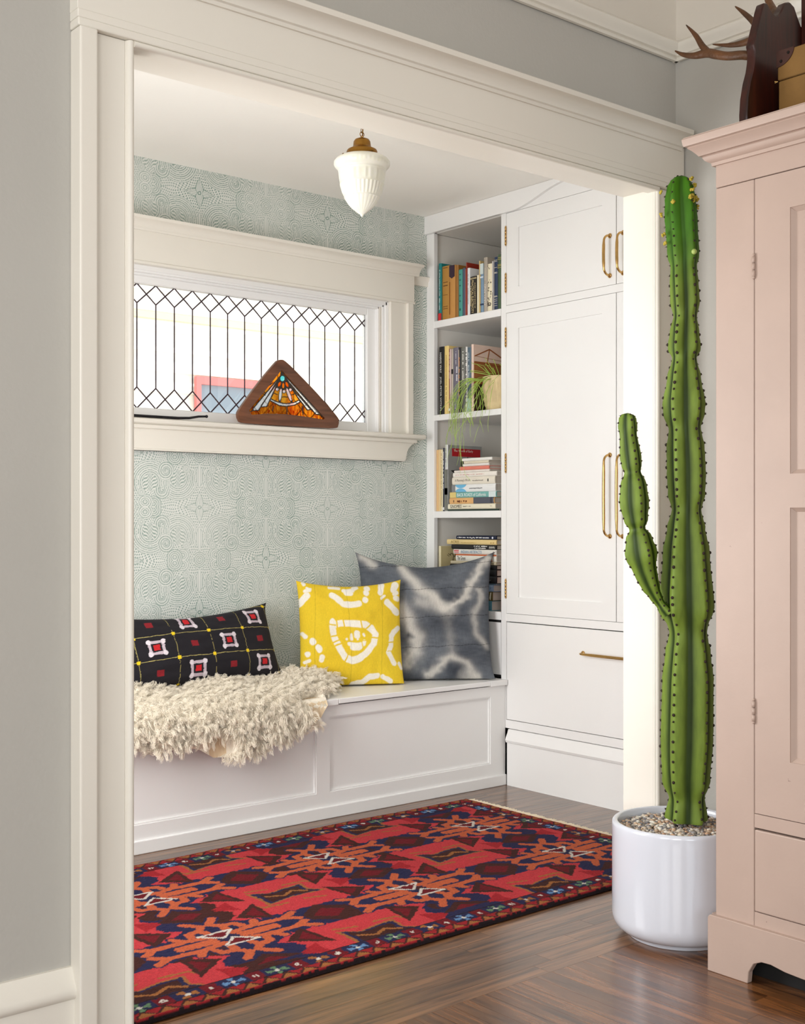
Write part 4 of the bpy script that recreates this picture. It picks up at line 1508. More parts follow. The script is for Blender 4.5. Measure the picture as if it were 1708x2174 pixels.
ps.kink_amplitude = 0.0060
ps.kink_frequency = 3.0
ps.kink_shape = 0.0
ps.roughness_1 = 0.004
ps.roughness_1_size = 0.03
ps.roughness_2 = 0.003
ps.roughness_endpoint = 0.004
ps.root_radius = 1.0
ps.tip_radius = 0.35
ps.radius_scale = 0.0013
ps.display_step = 4
ps.render_step = 4

# ------------------------------------------------------------------ stained glass triangle on the window stool
AY = 4.222
art = thing('stained_glass_plaque', 'rounded wooden triangle with amber and white stained glass standing on the window ledge', 'stained glass', (2.88, AY, 1.5275))
outer = [(2.847, 1.800), (2.869, 1.794), (2.928, 1.752), (3.034, 1.669), (3.129, 1.586), (3.143, 1.564), (3.140, 1.543), (3.125, 1.531), (3.034, 1.529), (2.928, 1.5285), (2.824, 1.5280), (2.740, 1.5285),
         (2.661, 1.530), (2.644, 1.543), (2.639, 1.559), (2.644, 1.579), (2.690, 1.638), (2.757, 1.718), (2.821, 1.786), (2.831, 1.795)]


def densify(p, n=3):
    out = []
    m_ = len(p)
    for i in range(m_):
        a, b, c, d = (Vector(p[i - 1]), Vector(p[i]), Vector(p[(i + 1) % m_]), Vector(p[(i + 2) % m_]))
        for k in range(n):
            t = k / n
            out.append(tuple(0.5 * ((2 * b) + (c - a) * t + (2 * a - 5 * b + 4 * c - d) * t * t + (3 * b - a - 3 * c + d) * t ** 3)))
    return out


outer_d = densify(outer)
inner = [(2.848, 1.757), (3.069, 1.570), (3.062, 1.564), (2.96, 1.572), (2.87, 1.576), (2.78, 1.573), (2.702, 1.563), (2.690, 1.580)]


def ring_prism(outer, inner, y0, y1):
    bm = bmesh.new()
    def loop(ps, y): return [bm.verts.new((p[0], y, p[1])) for p in ps]
    lo = [loop(outer, y0), loop(inner, y0), loop(outer, y1), loop(inner, y1)]
    for a, b in ((0, 1), (2, 3)):
        es = []
        for L in (lo[a], lo[b]):
            for i in range(len(L)):
                es.append(bm.edges.new((L[i - 1], L[i])))
        bmesh.ops.triangle_fill(bm, edges=es, use_beauty=True)
    for L, M2 in ((lo[0], lo[2]), (lo[1], lo[3])):
        for i in range(len(L)):
            bm.faces.new((L[i - 1], L[i], M2[i], M2[i - 1]))
    mb = MB()
    bm.verts.index_update()
    mb.v = [tuple(v.co) for v in bm.verts]
    mb.f = [tuple(v.index for v in f.verts) for f in bm.faces]
    bm.free()
    return mb


smooth_by_angle(obj('wood_frame', ring_prism(outer_d, inner, AY - 0.017, AY + 0.002), M_artwood, art, bevel=0.004, seg=2), 50)


def stained(name, attr_col):
    m = bpy.data.materials.new(name)
    m.use_nodes = True
    nt = m.node_tree
    nt.nodes.clear()
    out = nt.nodes.new('ShaderNodeOutputMaterial')
    tr = nt.nodes.new('ShaderNodeBsdfTranslucent')
    df = nt.nodes.new('ShaderNodeBsdfPrincipled')
    df.inputs['Roughness'].default_value = 0.15
    mx = nt.nodes.new('ShaderNodeMixShader')
    mx.inputs[0].default_value = 0.05
    tp = nt.nodes.new('ShaderNodeBsdfTransparent')
    m0 = nt.nodes.new('ShaderNodeMixShader')
    m0.inputs[0].default_value = 0.45
    a = nt.nodes.new('ShaderNodeTexNoise')
    a.inputs['Scale'].default_value = 55
    a.inputs['Distortion'].default_value = 1.2
    tc = nt.nodes.new('ShaderNodeTexCoord')
    mp = nt.nodes.new('ShaderNodeMapping')
    mp.inputs['Scale'].default_value = (1.6, 1, 0.45)
    nt.links.new(tc.outputs['Object'], mp.inputs[0])
    nt.links.new(mp.outputs[0], a.inputs['Vector'])
    cr = nt.nodes.new('ShaderNodeValToRGB')
    cr.color_ramp.elements[0].position = 0.36
    cr.color_ramp.elements[1].position = 0.66
    cr.color_ramp.elements[0].color = (*lin(attr_col[0]), 1)
    cr.color_ramp.elements[1].color = (*lin(attr_col[1]), 1)
    nt.links.new(a.outputs['Fac'], cr.inputs[0])
    nt.links.new(cr.outputs[0], tr.inputs[0])
    nt.links.new(cr.outputs[0], df.inputs['Base Color'])
    nt.links.new(cr.outputs[0], tp.inputs[0])
    nt.links.new(tr.outputs[0], m0.inputs[1])
    nt.links.new(tp.outputs[0], m0.inputs[2])
    nt.links.new(m0.outputs[0], mx.inputs[1])
    nt.links.new(df.outputs[0], mx.inputs[2])
    nt.links.new(mx.outputs[0], out.inputs[0])
    MATS[name] = m
    return m


M_amber = stained('amber_glass', ((176, 62, 8), (250, 156, 30)))
M_amber2 = stained('golden_glass', ((236, 132, 20), (255, 180, 50)))
M_milk = stained('milk_glass', ((252, 251, 250), (255, 255, 255)))
M_turq = stained('turquoise_glass', ((60, 190, 200), (130, 220, 226)))
M_rusty = stained('rust_glass', ((214, 74, 10), (244, 128, 20)))

gn = 0.0016
gx_ = np.arange(2.684, 3.076, gn); gz_ = np.arange(1.556, 1.764, gn)
cxm = (gx_[:-1] + gx_[1:]) / 2; czm = (gz_[:-1] + gz_[1:]) / 2
XX, ZZ = np.meshgrid(cxm, czm, indexing='ij')
tq = (-0.545 + np.sqrt(0.545 ** 2 + 4 * 0.046 * (XX - 2.593))) / (2 * 0.046)
zx = tq * 1708
zy = ((1.805 + 0.053 * tq) - ZZ) / (0.340 + 0.026 * tq) * 1230
pid = np.zeros(XX.shape, int)                     # 0 outside, 1 lead, 2.. pieces
inside = in_poly(XX, ZZ, inner)
pieces = []          # (mask, material)


def add_piece(mask, m):
    pieces.append((mask & inside, m))


wingL1 = [(748, 345), (735, 372), (440, 832), (362, 836), (360, 808), (500, 640)]
wingL2 = [(722, 415), (715, 440), (560, 778), (474, 784), (480, 762)]
wingR1 = [(822, 332), (1326, 878), (1318, 896), (1268, 890), (832, 372)]
wingR2 = [(866, 428), (1000, 600), (1198, 822), (1146, 828), (1010, 650)]
arcp = [(612, 664), (700, 708), (790, 730), (850, 735), (960, 718), (1030, 684), (1044, 712), (960, 758), (850, 776), (740, 764), (606, 692)]
whites = [wingL1, wingL2, wingR1, wingR2, arcp]
wm = np.zeros(XX.shape, bool)
lead = np.zeros(XX.shape, bool)
for w_ in whites:
    m_ = in_poly(zx, zy, w_)
    d_ = poly_dist(zx, zy, w_ + [w_[0]])
    lead |= d_ < 6
    wm |= m_
smalls = [((787, 373), 34, 40, M_turq), ((742, 456), 24, 34, M_rusty), ((798, 476), 18, 40, M_amber2), ((852, 460), 22, 36, M_rusty),
          ((710, 528), 20, 22, M_milk), ((808, 562), 20, 22, M_milk), ((901, 537), 20, 22, M_milk), ((756, 608), 20, 88, M_milk), ((880, 606), 22, 92, M_milk)]
sm_masks = []
for (c_, rx_, ry_, m_) in smalls:
    lean = {(880, 606): 0.35, (756, 608): -0.12, (742, 456): -0.35, (852, 460): 0.35}.get(c_, 0)
    q = ((zx - c_[0] - lean * (zy - c_[1])) / rx_) ** 2 + ((zy - c_[1]) / ry_) ** 2
    sm_masks.append((q < 1, m_))
    lead |= (q >= 1) & (q < 1.55)
topdark = in_poly(zx, zy, [(765, 270), (752, 340), (716, 420), (690, 500), (740, 525), (800, 540), (880, 525), (905, 500), (880, 430), (822, 330), (790, 280)])
lead |= topdark
# lead lines across the amber ground
for l in ([(768, 255), (770, 300)], [(852, 780), (850, 900)], [(580, 480), (640, 440)], [(520, 560), (545, 590)], [(500, 590), (535, 615)], [(1025, 510), (1045, 500)], [(1085, 585), (1105, 570)], [(1110, 620), (1135, 600)],
          [(305, 860), (365, 830)], [(1320, 890), (1395, 940)], [(670, 585), (710, 605)], [(620, 650), (660, 580)], [(780, 640), (870, 640)], [(920, 610), (985, 590)], [(640, 840), (660, 770)], [(1075, 770), (1085, 900)]):
    lead |= poly_dist(zx, zy, l) < 5
lead &= inside
for sm_, m_ in sm_masks:
    lead &= ~sm_
taken = lead.copy()
for sm_, m_ in sm_masks:
    add_piece(sm_ & ~wm & ~(lead & ~sm_), m_); taken |= sm_
for w_ in whites:
    mk = in_poly(zx, zy, w_) & ~taken
    add_piece(mk, M_milk); taken |= mk
rest = inside & ~taken
# connected regions of what is left = amber pieces
lab = np.zeros(XX.shape, int)
nl = 0
idxs = np.argwhere(rest)
seen = np.zeros(XX.shape, bool)
for (i0, j0) in idxs:
    if seen[i0, j0]: continue
    nl += 1
    stack = [(i0, j0)]
    seen[i0, j0] = True
    cells = []
    while stack:
        i, j = stack.pop()
        cells.append((i, j))
        for di, dj in ((1, 0), (-1, 0), (0, 1), (0, -1)):
            a_, b_ = i + di, j + dj
            if 0 <= a_ < XX.shape[0] and 0 <= b_ < XX.shape[1] and rest[a_, b_] and not seen[a_, b_]:
                seen[a_, b_] = True
                stack.append((a_, b_))
    mk = np.zeros(XX.shape, bool)
    for c_ in cells: mk[c_] = True
    if len(cells) < 6:
        lead |= mk
        continue
    cyz = zy[mk].mean()
    my = M_amber if cyz > 700 else (M_amber2 if (len(cells) % 2 == 0) else M_amber)
    if 560 < cyz < 700 and 600 < zx[mk].mean() < 1030: my = M_amber2
    if 380 < zx[mk].mean() < 460 or 1090 < zx[mk].mean() < 1130 and len(cells) < 60: my = M_milk if len(cells) < 60 else my
    pieces.append((mk, my))


def cells_mesh(name, mask, m, y0, y1):
    ii, jj = np.nonzero(mask)
    if len(ii) == 0: return
    nz_ = len(gz_)
    vid = {}
    vs, fs = [], []

    def V(i, j, s):
        k = (i, j, s)
        if k not in vid:
            vid[k] = len(vs)
            vs.append((gx_[i], y0 if s == 0 else y1, gz_[j]))
        return vid[k]
    M_ = mask
    for i, j in zip(ii, jj):
        fs.append((V(i, j, 0), V(i + 1, j, 0), V(i + 1, j + 1, 0), V(i, j + 1, 0)))
        if name == 'lead_line': fs.append((V(i, j, 1), V(i, j + 1, 1), V(i + 1, j + 1, 1), V(i + 1, j, 1)))
        if i == 0 or not M_[i - 1, j]: fs.append((V(i, j, 0), V(i, j + 1, 0), V(i, j + 1, 1), V(i, j, 1)))
        if i == M_.shape[0] - 1 or not M_[i + 1, j]: fs.append((V(i + 1, j, 0), V(i + 1, j, 1), V(i + 1, j + 1, 1), V(i + 1, j + 1, 0)))
        if j == 0 or not M_[i, j - 1]: fs.append((V(i, j, 0), V(i, j, 1), V(i + 1, j, 1), V(i + 1, j, 0)))
        if j == M_.shape[1] - 1 or not M_[i, j + 1]: fs.append((V(i, j + 1, 0), V(i + 1, j + 1, 0), V(i + 1, j + 1, 1), V(i, j + 1, 1)))
    mb = MB()
    mb.v = vs; mb.f = fs
    return fast_obj(name, mb, m, art, smooth=False)


for mk, m_ in pieces:
    cells_mesh('glass_piece', mk, m_, AY - 0.0150, AY - 0.0125)
cells_mesh('lead_line', lead, mat('solder_lead', (58, 50, 44), rough=0.5, metal=0.4), AY - 0.0162, AY - 0.0120)

# ------------------------------------------------------------------ iron bar on the window stool
rod = MB()
pts = [(1.90, 4.228, 1.5335), (2.18, 4.229, 1.5335), (2.38, 4.23, 1.534), (2.43, 4.23, 1.537), (2.47, 4.23, 1.545), (2.505, 4.23, 1.5475)]
rod.tube(pts, [0.005, 0.0055, 0.0055, 0.005, 0.0045, 0.0042], 8)
rod.ball((2.507, 4.23, 1.5475), 0.0062, 8, 6)
tag(obj('iron_bar', rod, mat('wrought_iron', (44, 42, 46), rough=0.45, metal=0.7, var=0.2, vscale=60, bump=0.2, bscale=120), smooth=True),
    'slim dark wrought iron bar with an upturned end on the window ledge', 'iron bar')

# ------------------------------------------------------------------ books
M_page = mat('book_pages', (214, 200, 176), rough=0.9, var=0.08, vscale=60, stretch=(1, 40, 1))
M_pagew = mat('book_pages_white', (206, 196, 184), rough=0.9, var=0.08, vscale=60, stretch=(1, 1, 40))
XF = XC + 0.010
BCOL = {}


def cover_mat(rgb, rough=0.55, var=0.05):
    k = 'cover_%d_%d_%d' % rgb
    return mat(k, rgb, rough=rough, var=var, vscale=25)


def ink(rgb):
    return mat('ink_%d_%d_%d' % rgb, rgb, rough=0.6)


def upright(y0, y1, z0, z1, rgb, label, depth=0.15, xf=XF, group=None, side=None, rough=0.5, xo=0.0):
    y0 += 0.0006; y1 -= 0.0006
    xf = xf + xo
    z0 = z0 + 0.0003
    b = thing('book', label, 'book', (xf + depth / 2, (y0 + y1) / 2, z0), group=group)
    t = 0.0022 if (y1 - y0) > 0.012 else 0.0012
    w = y1 - y0
    # spine slightly rounded
    sp = [(xf + 0.005, y0)]
    for i in range(7):
        a = i / 6
        sp.append((xf + 0.0035 - 0.0035 * math.sin(a * PI) ** 0.6, y0 + w * a))
    sp += [(xf + 0.005, y1)]
    sp += [(xf + depth, y1), (xf + depth, y1 - t), (xf + 0.006, y1 - t), (xf + 0.006, y0 + t), (xf + depth, y0 + t), (xf + depth, y0)]
    c = obj('cover', MB().prism(sp, 'z', z0, z1), cover_mat(rgb, rough), b)
    obj('pages', MB().box(xf + 0.0065, xf + depth - 0.003, y0 + t, y1 - t, z0 + 0.003, z1 - 0.0035), M_page, b)
    b['w'] = 0
    del b['w']
    return b


def spine_block(b, y0, y1, z0, z1, rgb, xf=XF, name='spine_label'):
    return obj(name, MB().box(xf - 0.0007, xf + 0.003, y0, y1, z0, z1), cover_mat(rgb), b)


def spine_text(b, s, yc, z_a, z_b, hgt, rgb, xf=XF, up=False):
    """text along the spine from z_a to z_b (top to bottom unless up)"""
    if not up:
        return text_part(s, b, ink(rgb), (xf - 0.0009, yc + hgt / 2, z_a), (0, 0, -1), (0, -1, 0), abs(z_a - z_b), hgt)
    return text_part(s, b, ink(rgb), (xf - 0.0009, yc - hgt / 2, z_b), (0, 0, 1), (0, 1, 0), abs(z_a - z_b), hgt)


def flat_text(b, s, y_a, y_b, z, hgt, rgb, xf):
    return text_part(s, b, ink(rgb), (xf - 0.0009, y_a, z), (0, -1, 0), (0, 0, 1), abs(y_a - y_b), hgt)


def dashes(b, yc, z_a, z_b, hgt, rgb, xf=XF, n=14, seed=0):
    """lettering too small to read: a run of short strokes"""
    r = random.Random(seed)
    mb = MB()
    z = z_a
    step = (z_a - z_b) / n
    for i in range(n):
        if r.random() < 0.82:
            mb.box(xf - 0.0009, xf + 0.001, yc - hgt / 2 * r.uniform(0.5, 1), yc + hgt / 2 * r.uniform(0.5, 1), z - step * 0.72, z)
        z -= step
    return obj('lettering', mb, ink(rgb), b)


def flat_dashes(b, y_a, y_b, zc_, hgt, rgb, xf, n=14, seed=0):
    r = random.Random(seed)
    mb = MB()
    y = y_a
    step = (y_a - y_b) / n
    for i in range(n):
        if r.random() < 0.82:
            mb.box(xf - 0.0009, xf + 0.001, y - step * 0.72, y, zc_ - hgt / 2 * r.uniform(0.4, 1), zc_ + hgt / 2 * r.uniform(0.4, 1))
        y -= step
    return obj('lettering', mb, ink(rgb), b)


G1, G2, G3, G4 = 'books on the top shelf', 'books beside the trailing plant', 'books on the third shelf', 'books on the lowest shelf'
zS = [s_[1] for s_ in SHELVES]
# --- top shelf
z0 = zS[0]
b = upright(4.189, 4.209, z0, 2.315, (10, 122, 122), 'slim teal paperback with a red foot standing first on the top shelf', group=G1)
spine_block(b, 4.1898, 4.2082, z0 + 0.0005, z0 + 0.034, (200, 40, 44))
spine_text(b, 'El afiche político en Chile', 4.199, 2.285, 2.165, 0.0085, (236, 240, 236)); dashes(b, 4.199, 2.155, 2.098, 0.005, (220, 230, 226), n=16, seed=1)
b = upright(4.140, 4.189, z0, 2.298, (178, 130, 58), 'thick tan cloth-bound book with faint titling on the top shelf', group=G1, xo=0.004)
for zz, hh in ((2.288, 0.006), (2.222, 0.005), (2.206, 0.007), (2.165, 0.003), (2.112, 0.004), (2.102, 0.004)):
    o_ = obj('titling', MB().box(XF + 0.0031, XF + 0.006, 4.150, 4.178, zz, zz + hh * 0.6), ink((110, 70, 30)), b)
b = upright(4.098, 4.139, z0, 2.294, (196, 142, 74), 'tan book with a dark purple patch at the head of its spine', group=G1, xo=0.003)
obj('patch', MB().prism([(4.102, 2.2935), (4.136, 2.2935), (4.136, 2.245), (4.119, 2.234), (4.102, 2.242)], 'x', XF + 0.0022, XF + 0.006), cover_mat((52, 34, 52)), b)
obj('crease', MB().box(XF + 0.0024, XF + 0.006, 4.1325, 4.1345, z0 + 0.02, 2.22), ink((120, 62, 22)), b)
b = upright(4.074, 4.097, z0, 2.289, (150, 102, 42), 'brown mottled leather book beside the tan ones', group=G1)
b = upright(4.047, 4.073, z0, 2.265, (70, 150, 138), 'sea-green cloth book with dark marks down its spine', group=G1)
for zz in (2.24, 2.215, 2.19, 2.145, 2.12, 2.085, 2.08):
    obj('titling', MB().box(XF - 0.0006, XF + 0.003, 4.056, 4.064, zz, zz + 0.005), ink((30, 80, 76)), b)
upright(4.028, 4.046, z0, 2.268, (78, 84, 104), 'slate-blue book beside the sea-green one', group=G1)
upright(4.0225, 4.0275, z0, 2.262, (164, 100, 84), 'very thin rust-coloured pamphlet on the top shelf', group=G1)
b = upright(4.0155, 4.0222, z0, 2.290, (150, 44, 26), 'tall brick-red board book standing behind the white one', group=G1, depth=0.17)
b = upright(3.9975, 4.015, z0, 2.263, (226, 228, 230), 'pale grey-white book with a beige side on the top shelf', group=G1)
dashes(b, 4.006, 2.235, 2.10, 0.004, (150, 160, 170), n=24, seed=4)
b = upright(3.953, 3.997, z0, 2.221, (34, 28, 22), 'stout black handbook with cream capitals on the top shelf', group=G1)
for zz in (2.213, 2.209):
    obj('rule', MB().box(XF - 0.0008, XF + 0.004, 3.955, 3.995, zz, zz + 0.0016), ink((224, 206, 160)), b)
spine_text(b, 'PRACTICAL ELECTRICITY', 3.9775, 2.204, 2.058, 0.013, (228, 208, 160)); spine_text(b, 'AUDELS HANDY BOOK OF', 3.9615, 2.192, 2.078, 0.0072, (228, 208, 160)); dashes(b, 3.9905, 2.18, 2.09, 0.004, (220, 200, 150), n=22, seed=5)
upright(3.9395, 3.9525, z0, 2.222, (232, 224, 196), 'narrow cream paperback beside the black handbook', group=G1)
upright(3.930, 3.939, z0, 2.283, (208, 180, 122), 'tall thin straw-coloured book on the top shelf', group=G1)
b = upright(3.9095, 3.9295, z0, 2.269, (120, 148, 172), 'blue book with a pale head on the top shelf', group=G1)
spine_block(b, 3.910, 3.929, 2.222, 2.2685, (206, 218, 216)); spine_block(b, 3.910, 3.929, 2.205, 2.212, (210, 224, 236)); spine_block(b, 3.910, 3.929, 2.085, 2.092, (40, 60, 90))
b = upright(3.8855, 3.909, z0, 2.292, (172, 162, 148), 'tall taupe hardback with pale capitals on the top shelf', group=G1, depth=0.17)
spine_text(b, 'OAKLAND', 3.897, 2.175, 2.082, 0.0125, (226, 220, 212), up=True); dashes(b, 3.897, 2.245, 2.19, 0.004, (206, 198, 186), n=9, seed=6)
b = upright(3.8565, 3.885, z0, 2.260, (232, 222, 192), 'cream book strewn with small dark drawings on the top shelf', group=G1)
rr_ = random.Random(9)
mbd = MB()
for k in range(30):
    yy = rr_.uniform(3.860, 3.882); zz = rr_.uniform(2.075, 2.252); s_ = rr_.uniform(0.0012, 0.003)
    mbd.box(XF - 0.0008, XF + 0.003, yy - s_ * 0.7, yy + s_ * 0.7, zz - s_, zz + s_)
tag(obj('drawings', mbd, ink((52, 44, 36)), b), kind='stuff')
mbe = MB()
mbe.tube([(XF - 0.0006, 3.8705 + 0.009 * math.cos(a * PI / 8), 2.083 + 0.006 * math.sin(a * PI / 8)) for a in range(17)], 0.0016, 5, cap=False)
obj('emblem', mbe, ink((60, 46, 34)), b)
b = upright(3.8425, 3.856, z0, 2.268, (150, 146, 144), 'narrow grey book between the cream and the navy ones', group=G1)
spine_block(b, 3.8495, 3.852, z0 + 0.08, 2.267, (232, 230, 226))
b = upright(3.821, 3.842, z0, 2.283, (34, 52, 84), 'navy cloth book with silver bands on the top shelf', group=G1)
for zz in (2.268, 2.262, 2.236, 2.215, 2.211, 2.112, 2.108, 2.098, 2.090, 2.08, 2.07):
    spine_block(b, 3.8225, 3.8405, zz, zz + 0.002, (196, 190, 178), name='band')
b = upright(3.794, 3.8205, z0, 2.290, (72, 92, 66), 'dark green book with gold bands against the right side of the top shelf', group=G1)
for zz in (2.275, 2.268, 2.245, 2.240, 2.232):
    spine_block(b, 3.796, 3.819, zz, zz + 0.002, (186, 166, 92), name='band')
# --- second shelf
z0 = zS[1]
b = upright(4.170, 4.206, z0, 1.932, (24, 21, 19), 'thick black hardback with white spine capitals', group=G2, depth=0.2)
spine_text(b, 'HARMS WAY', 4.191, 1.905, 1.812, 0.0125, (236, 234, 228)); spine_text(b, 'JOEL-PETER WITKIN', 4.191, 1.795, 1.640, 0.0125, (236, 234, 228))
b = upright(4.1385, 4.169, z0, 1.932, (232, 204, 130), 'pale yellow hardback beside the black one', group=G2, depth=0.19)
dashes(b, 4.153, 1.89, 1.68, 0.006, (176, 150, 84), n=30, seed=7)
b = upright(4.1195, 4.138, z0, 1.916, (146, 92, 92), 'dusty maroon book with a white round mark at its foot', group=G2)
spine_block(b, 4.1205, 4.1265, z0 + 0.002, 1.914, (222, 204, 198)); dashes(b, 4.132, 1.90, 1.78, 0.004, (214, 190, 184), n=20, seed=8)
obj('mark', MB().tube([(XF - 0.001, 4.1325, 1.640), (XF + 0.002, 4.1325, 1.640)], 0.0065, 14), ink((236, 232, 226)), b)
b = upright(4.1095, 4.119, z0, 1.914, (196, 186, 170), 'thin light grey book with a black patch on its spine', group=G2)
spine_block(b, 4.1105, 4.118, 1.80, 1.822, (24, 22, 24))
b = upright(4.073, 4.109, z0, 1.918, (112, 108, 122), 'wide purple-grey hardback with small white titling', group=G2, depth=0.18)
dashes(b, 4.088, 1.90, 1.84, 0.004, (226, 224, 232), n=12, seed=9); dashes(b, 4.082, 1.83, 1.765, 0.008, (236, 234, 240), n=9, seed=10); dashes(b, 4.092, 1.665, 1.64, 0.004, (216, 214, 224), n=6, seed=11)
b = upright(4.0585, 4.0725, z0, 1.914, (20, 18, 18), 'narrow black book with peach lettering', group=G2)
spine_block(b, 4.0665, 4.0715, z0 + 0.002, 1.905, (190, 176, 160)); dashes(b, 4.066, 1.87, 1.66, 0.006, (226, 150, 104), n=24, seed=12)
b = upright(4.027, 4.058, z0, 1.912, (112, 112, 106), 'grey-green hardback with white lettering near its head', group=G2, depth=0.18)
dashes(b, 4.041, 1.895, 1.835, 0.0075, (234, 232, 224), n=10, seed=13); dashes(b, 4.041, 1.82, 1.765, 0.0075, (234, 232, 224), n=9, seed=14)
b = upright(4.0145, 4.0265, z0, 1.913, (226, 224, 220), 'thin white paperback with black lettering', group=G2)
dashes(b, 4.0205, 1.895, 1.66, 0.006, (40, 38, 38), n=34, seed=15)
b = upright(3.990, 4.014, z0, 1.909, (84, 104, 118), 'slate-blue book with a pale blue foot beside the pink one', group=G2)
spine_block(b, 3.9915, 4.0125, z0 + 0.002, z0 + 0.06, (168, 196, 208)); dashes(b, 4.003, 1.885, 1.845, 0.004, (220, 228, 232), n=8, seed=16); dashes(b, 4.003, 1.83, 1.74, 0.005, (220, 228, 232), n=16, seed=17)
b = upright(3.9745, 3.9895, z0, 1.920, (234, 206, 190), 'pale pink picture book whose cover shows a glass roof, behind the potted plant', group=G2, depth=0.21)
# its cover: a sketch of a timber-framed glass roof
cy = 3.9745 - 0.0002
def cov(pts, w, rgb, nm='cover_print'):
    pl = [(x_, z_) for x_, z_ in pts]
    o_ = MB()
    for a_, c_ in zip(pl[:-1], pl[1:]):
        dx, dz = c_[0] - a_[0], c_[1] - a_[1]
        l_ = math.hypot(dx, dz); nx_, nz_ = -dz / l_ * w / 2, dx / l_ * w / 2
        o_.prism([(a_[0] + nx_, a_[1] + nz_), (c_[0] + nx_, c_[1] + nz_), (c_[0] - nx_, c_[1] - nz_), (a_[0] - nx_, a_[1] - nz_)], 'y', cy - 0.0008, cy + 0.001)
    return obj(nm, o_, ink(rgb), b)
obj('cover_print', MB().box(XF + 0.006, XF + 0.208, cy - 0.0004, cy + 0.001, 1.745, 1.845), cover_mat((168, 106, 60)), b)
obj('cover_print', MB().box(XF + 0.006, XF + 0.208, cy - 0.0004, cy + 0.001, z0 + 0.002, 1.745), cover_mat((60, 44, 32)), b)
cov([(XF + 0.01, 1.868), (XF + 0.10, 1.905), (XF + 0.20, 1.862), (XF + 0.165, 1.832), (XF + 0.01, 1.842)], 0.005, (150, 84, 40))
cov([(XF + 0.10, 1.905), (XF + 0.085, 1.84)], 0.004, (160, 96, 52)); cov([(XF + 0.02, 1.868), (XF + 0.18, 1.858)], 0.002, (176, 130, 100))
# --- third shelf
z0 = zS[2]
for (y0_, y1_, zt_, c_, lb) in ((4.2085, 4.2255, 1.461, (222, 182, 128), 'tan paperback tight against the left side of the third shelf'), (4.195, 4.208, 1.462, (228, 200, 146), 'second sand-coloured paperback on the third shelf'),
                                (4.180, 4.1945, 1.461, (228, 214, 174), 'pale straw paperback with tiny spine print on the third shelf')):
    b = upright(y0_, y1_, z0, zt_, c_, lb, group=G3)
dashes(b, 4.187, 1.45, 1.20, 0.003, (150, 130, 90), n=40, seed=20)
b = upright(4.166, 4.1795, z0, 1.468, (58, 60, 70), 'thin charcoal book with white spine print on the third shelf', group=G3)
dashes(b, 4.173, 1.45, 1.28, 0.005, (226, 226, 228), n=30, seed=21); spine_block(b, 4.168, 4.178, z0 + 0.006, z0 + 0.018, (232, 230, 226))
b = upright(4.146, 4.1655, z0, 1.482, (214, 214, 212), 'tall picture book with a grey photographic cover and red title band', group=G3, depth=0.215)
spine_block(b, 4.147, 4.1645, z0 + 0.002, z0 + 0.19, (120, 120, 112)); spine_block(b, 4.147, 4.1645, z0 + 0.075, z0 + 0.105, (196, 192, 184)); dashes(b, 4.156, 1.47, 1.40, 0.004, (120, 120, 124), n=14, seed=22)
cy = 4.146 - 0.0002
obj('cover_photo', MB().box(XF + 0.005, XF + 0.214, cy - 0.0004, cy + 0.001, z0 + 0.002, 1.4805), cover_mat((150, 150, 146)), b)
obj('title_band', MB().box(XF + 0.028, XF + 0.205, cy - 0.0008, cy + 0.001, 1.430, 1.466), cover_mat((176, 22, 34)), b)
text_part('The World of Early', b, ink((240, 226, 220)), (XF + 0.038, cy - 0.0012, 1.448), (1, 0, 0), (0, 0, 1), 0.120, 0.013)
obj('cover_print', MB().prism([(XF + 0.02, 1.365), (XF + 0.13, 1.372), (XF + 0.13, 1.30), (XF + 0.05, 1.30), (XF + 0.045, 1.35)], 'y', cy - 0.0008, cy + 0.001), ink((26, 22, 22)), b)
for pts in ([(0.085, 1.385), (0.085, 1.405), (0.10, 1.418), (0.112, 1.412), (0.125, 1.428), (0.135, 1.40)], [(0.10, 1.415), (0.098, 1.395), (0.088, 1.38)], [(0.122, 1.418), (0.14, 1.402), (0.146, 1.385)]):
    obj('cover_print', MB().tube([(XF + p[0], cy - 0.0004, p[1]) for p in pts], 0.0022, 5), ink((30, 26, 24)), b)
obj('cover_print', MB().prism([(XF + 0.015, 1.33), (XF + 0.025, 1.352), (XF + 0.04, 1.345), (XF + 0.046, 1.31), (XF + 0.03, 1.275), (XF + 0.012, 1.28)], 'y', cy - 0.001, cy + 0.001), ink((150, 146, 138)), b)


def lying(y0, y1, z0, z1, rgb, label, depth=0.14, xf=XF - 0.004, group=None, round_=True):
    b = thing('book', label, 'book', (xf + depth / 2, (y0 + y1) / 2, z0), group=group)
    t = 0.0022 if (z1 - z0) > 0.014 else 0.0012
    z0 += 0.0003; z1 -= 0.0003
    sp = [(xf + 0.005, z0)]
    h = z1 - z0
    for i in range(7):
        a = i / 6
        sp.append((xf + 0.0035 - (0.0035 if round_ else 0.001) * math.sin(a * PI) ** 0.6, z0 + h * a))
    sp += [(xf + 0.005, z1), (xf + depth, z1), (xf + depth, z1 - t), (xf + 0.006, z1 - t), (xf + 0.006, z0 + t), (xf + depth, z0 + t), (xf + depth, z0)]
    obj('cover', MB().prism(sp, 'y', y0, y1), cover_mat(rgb), b)
    obj('pages', MB().box(xf + 0.0065, xf + depth - 0.003, y0 + 0.0035, y1 - 0.0035, z0 + t, z1 - t), M_pagew, b)
    return b


XQ = XF - 0.004
def fblock(b, y0, y1, z0, z1, rgb, name='spine_label'):
    return obj(name, MB().box(XQ - 0.0007, XQ + 0.003, y0, y1, z0, z1), cover_mat(rgb), b)


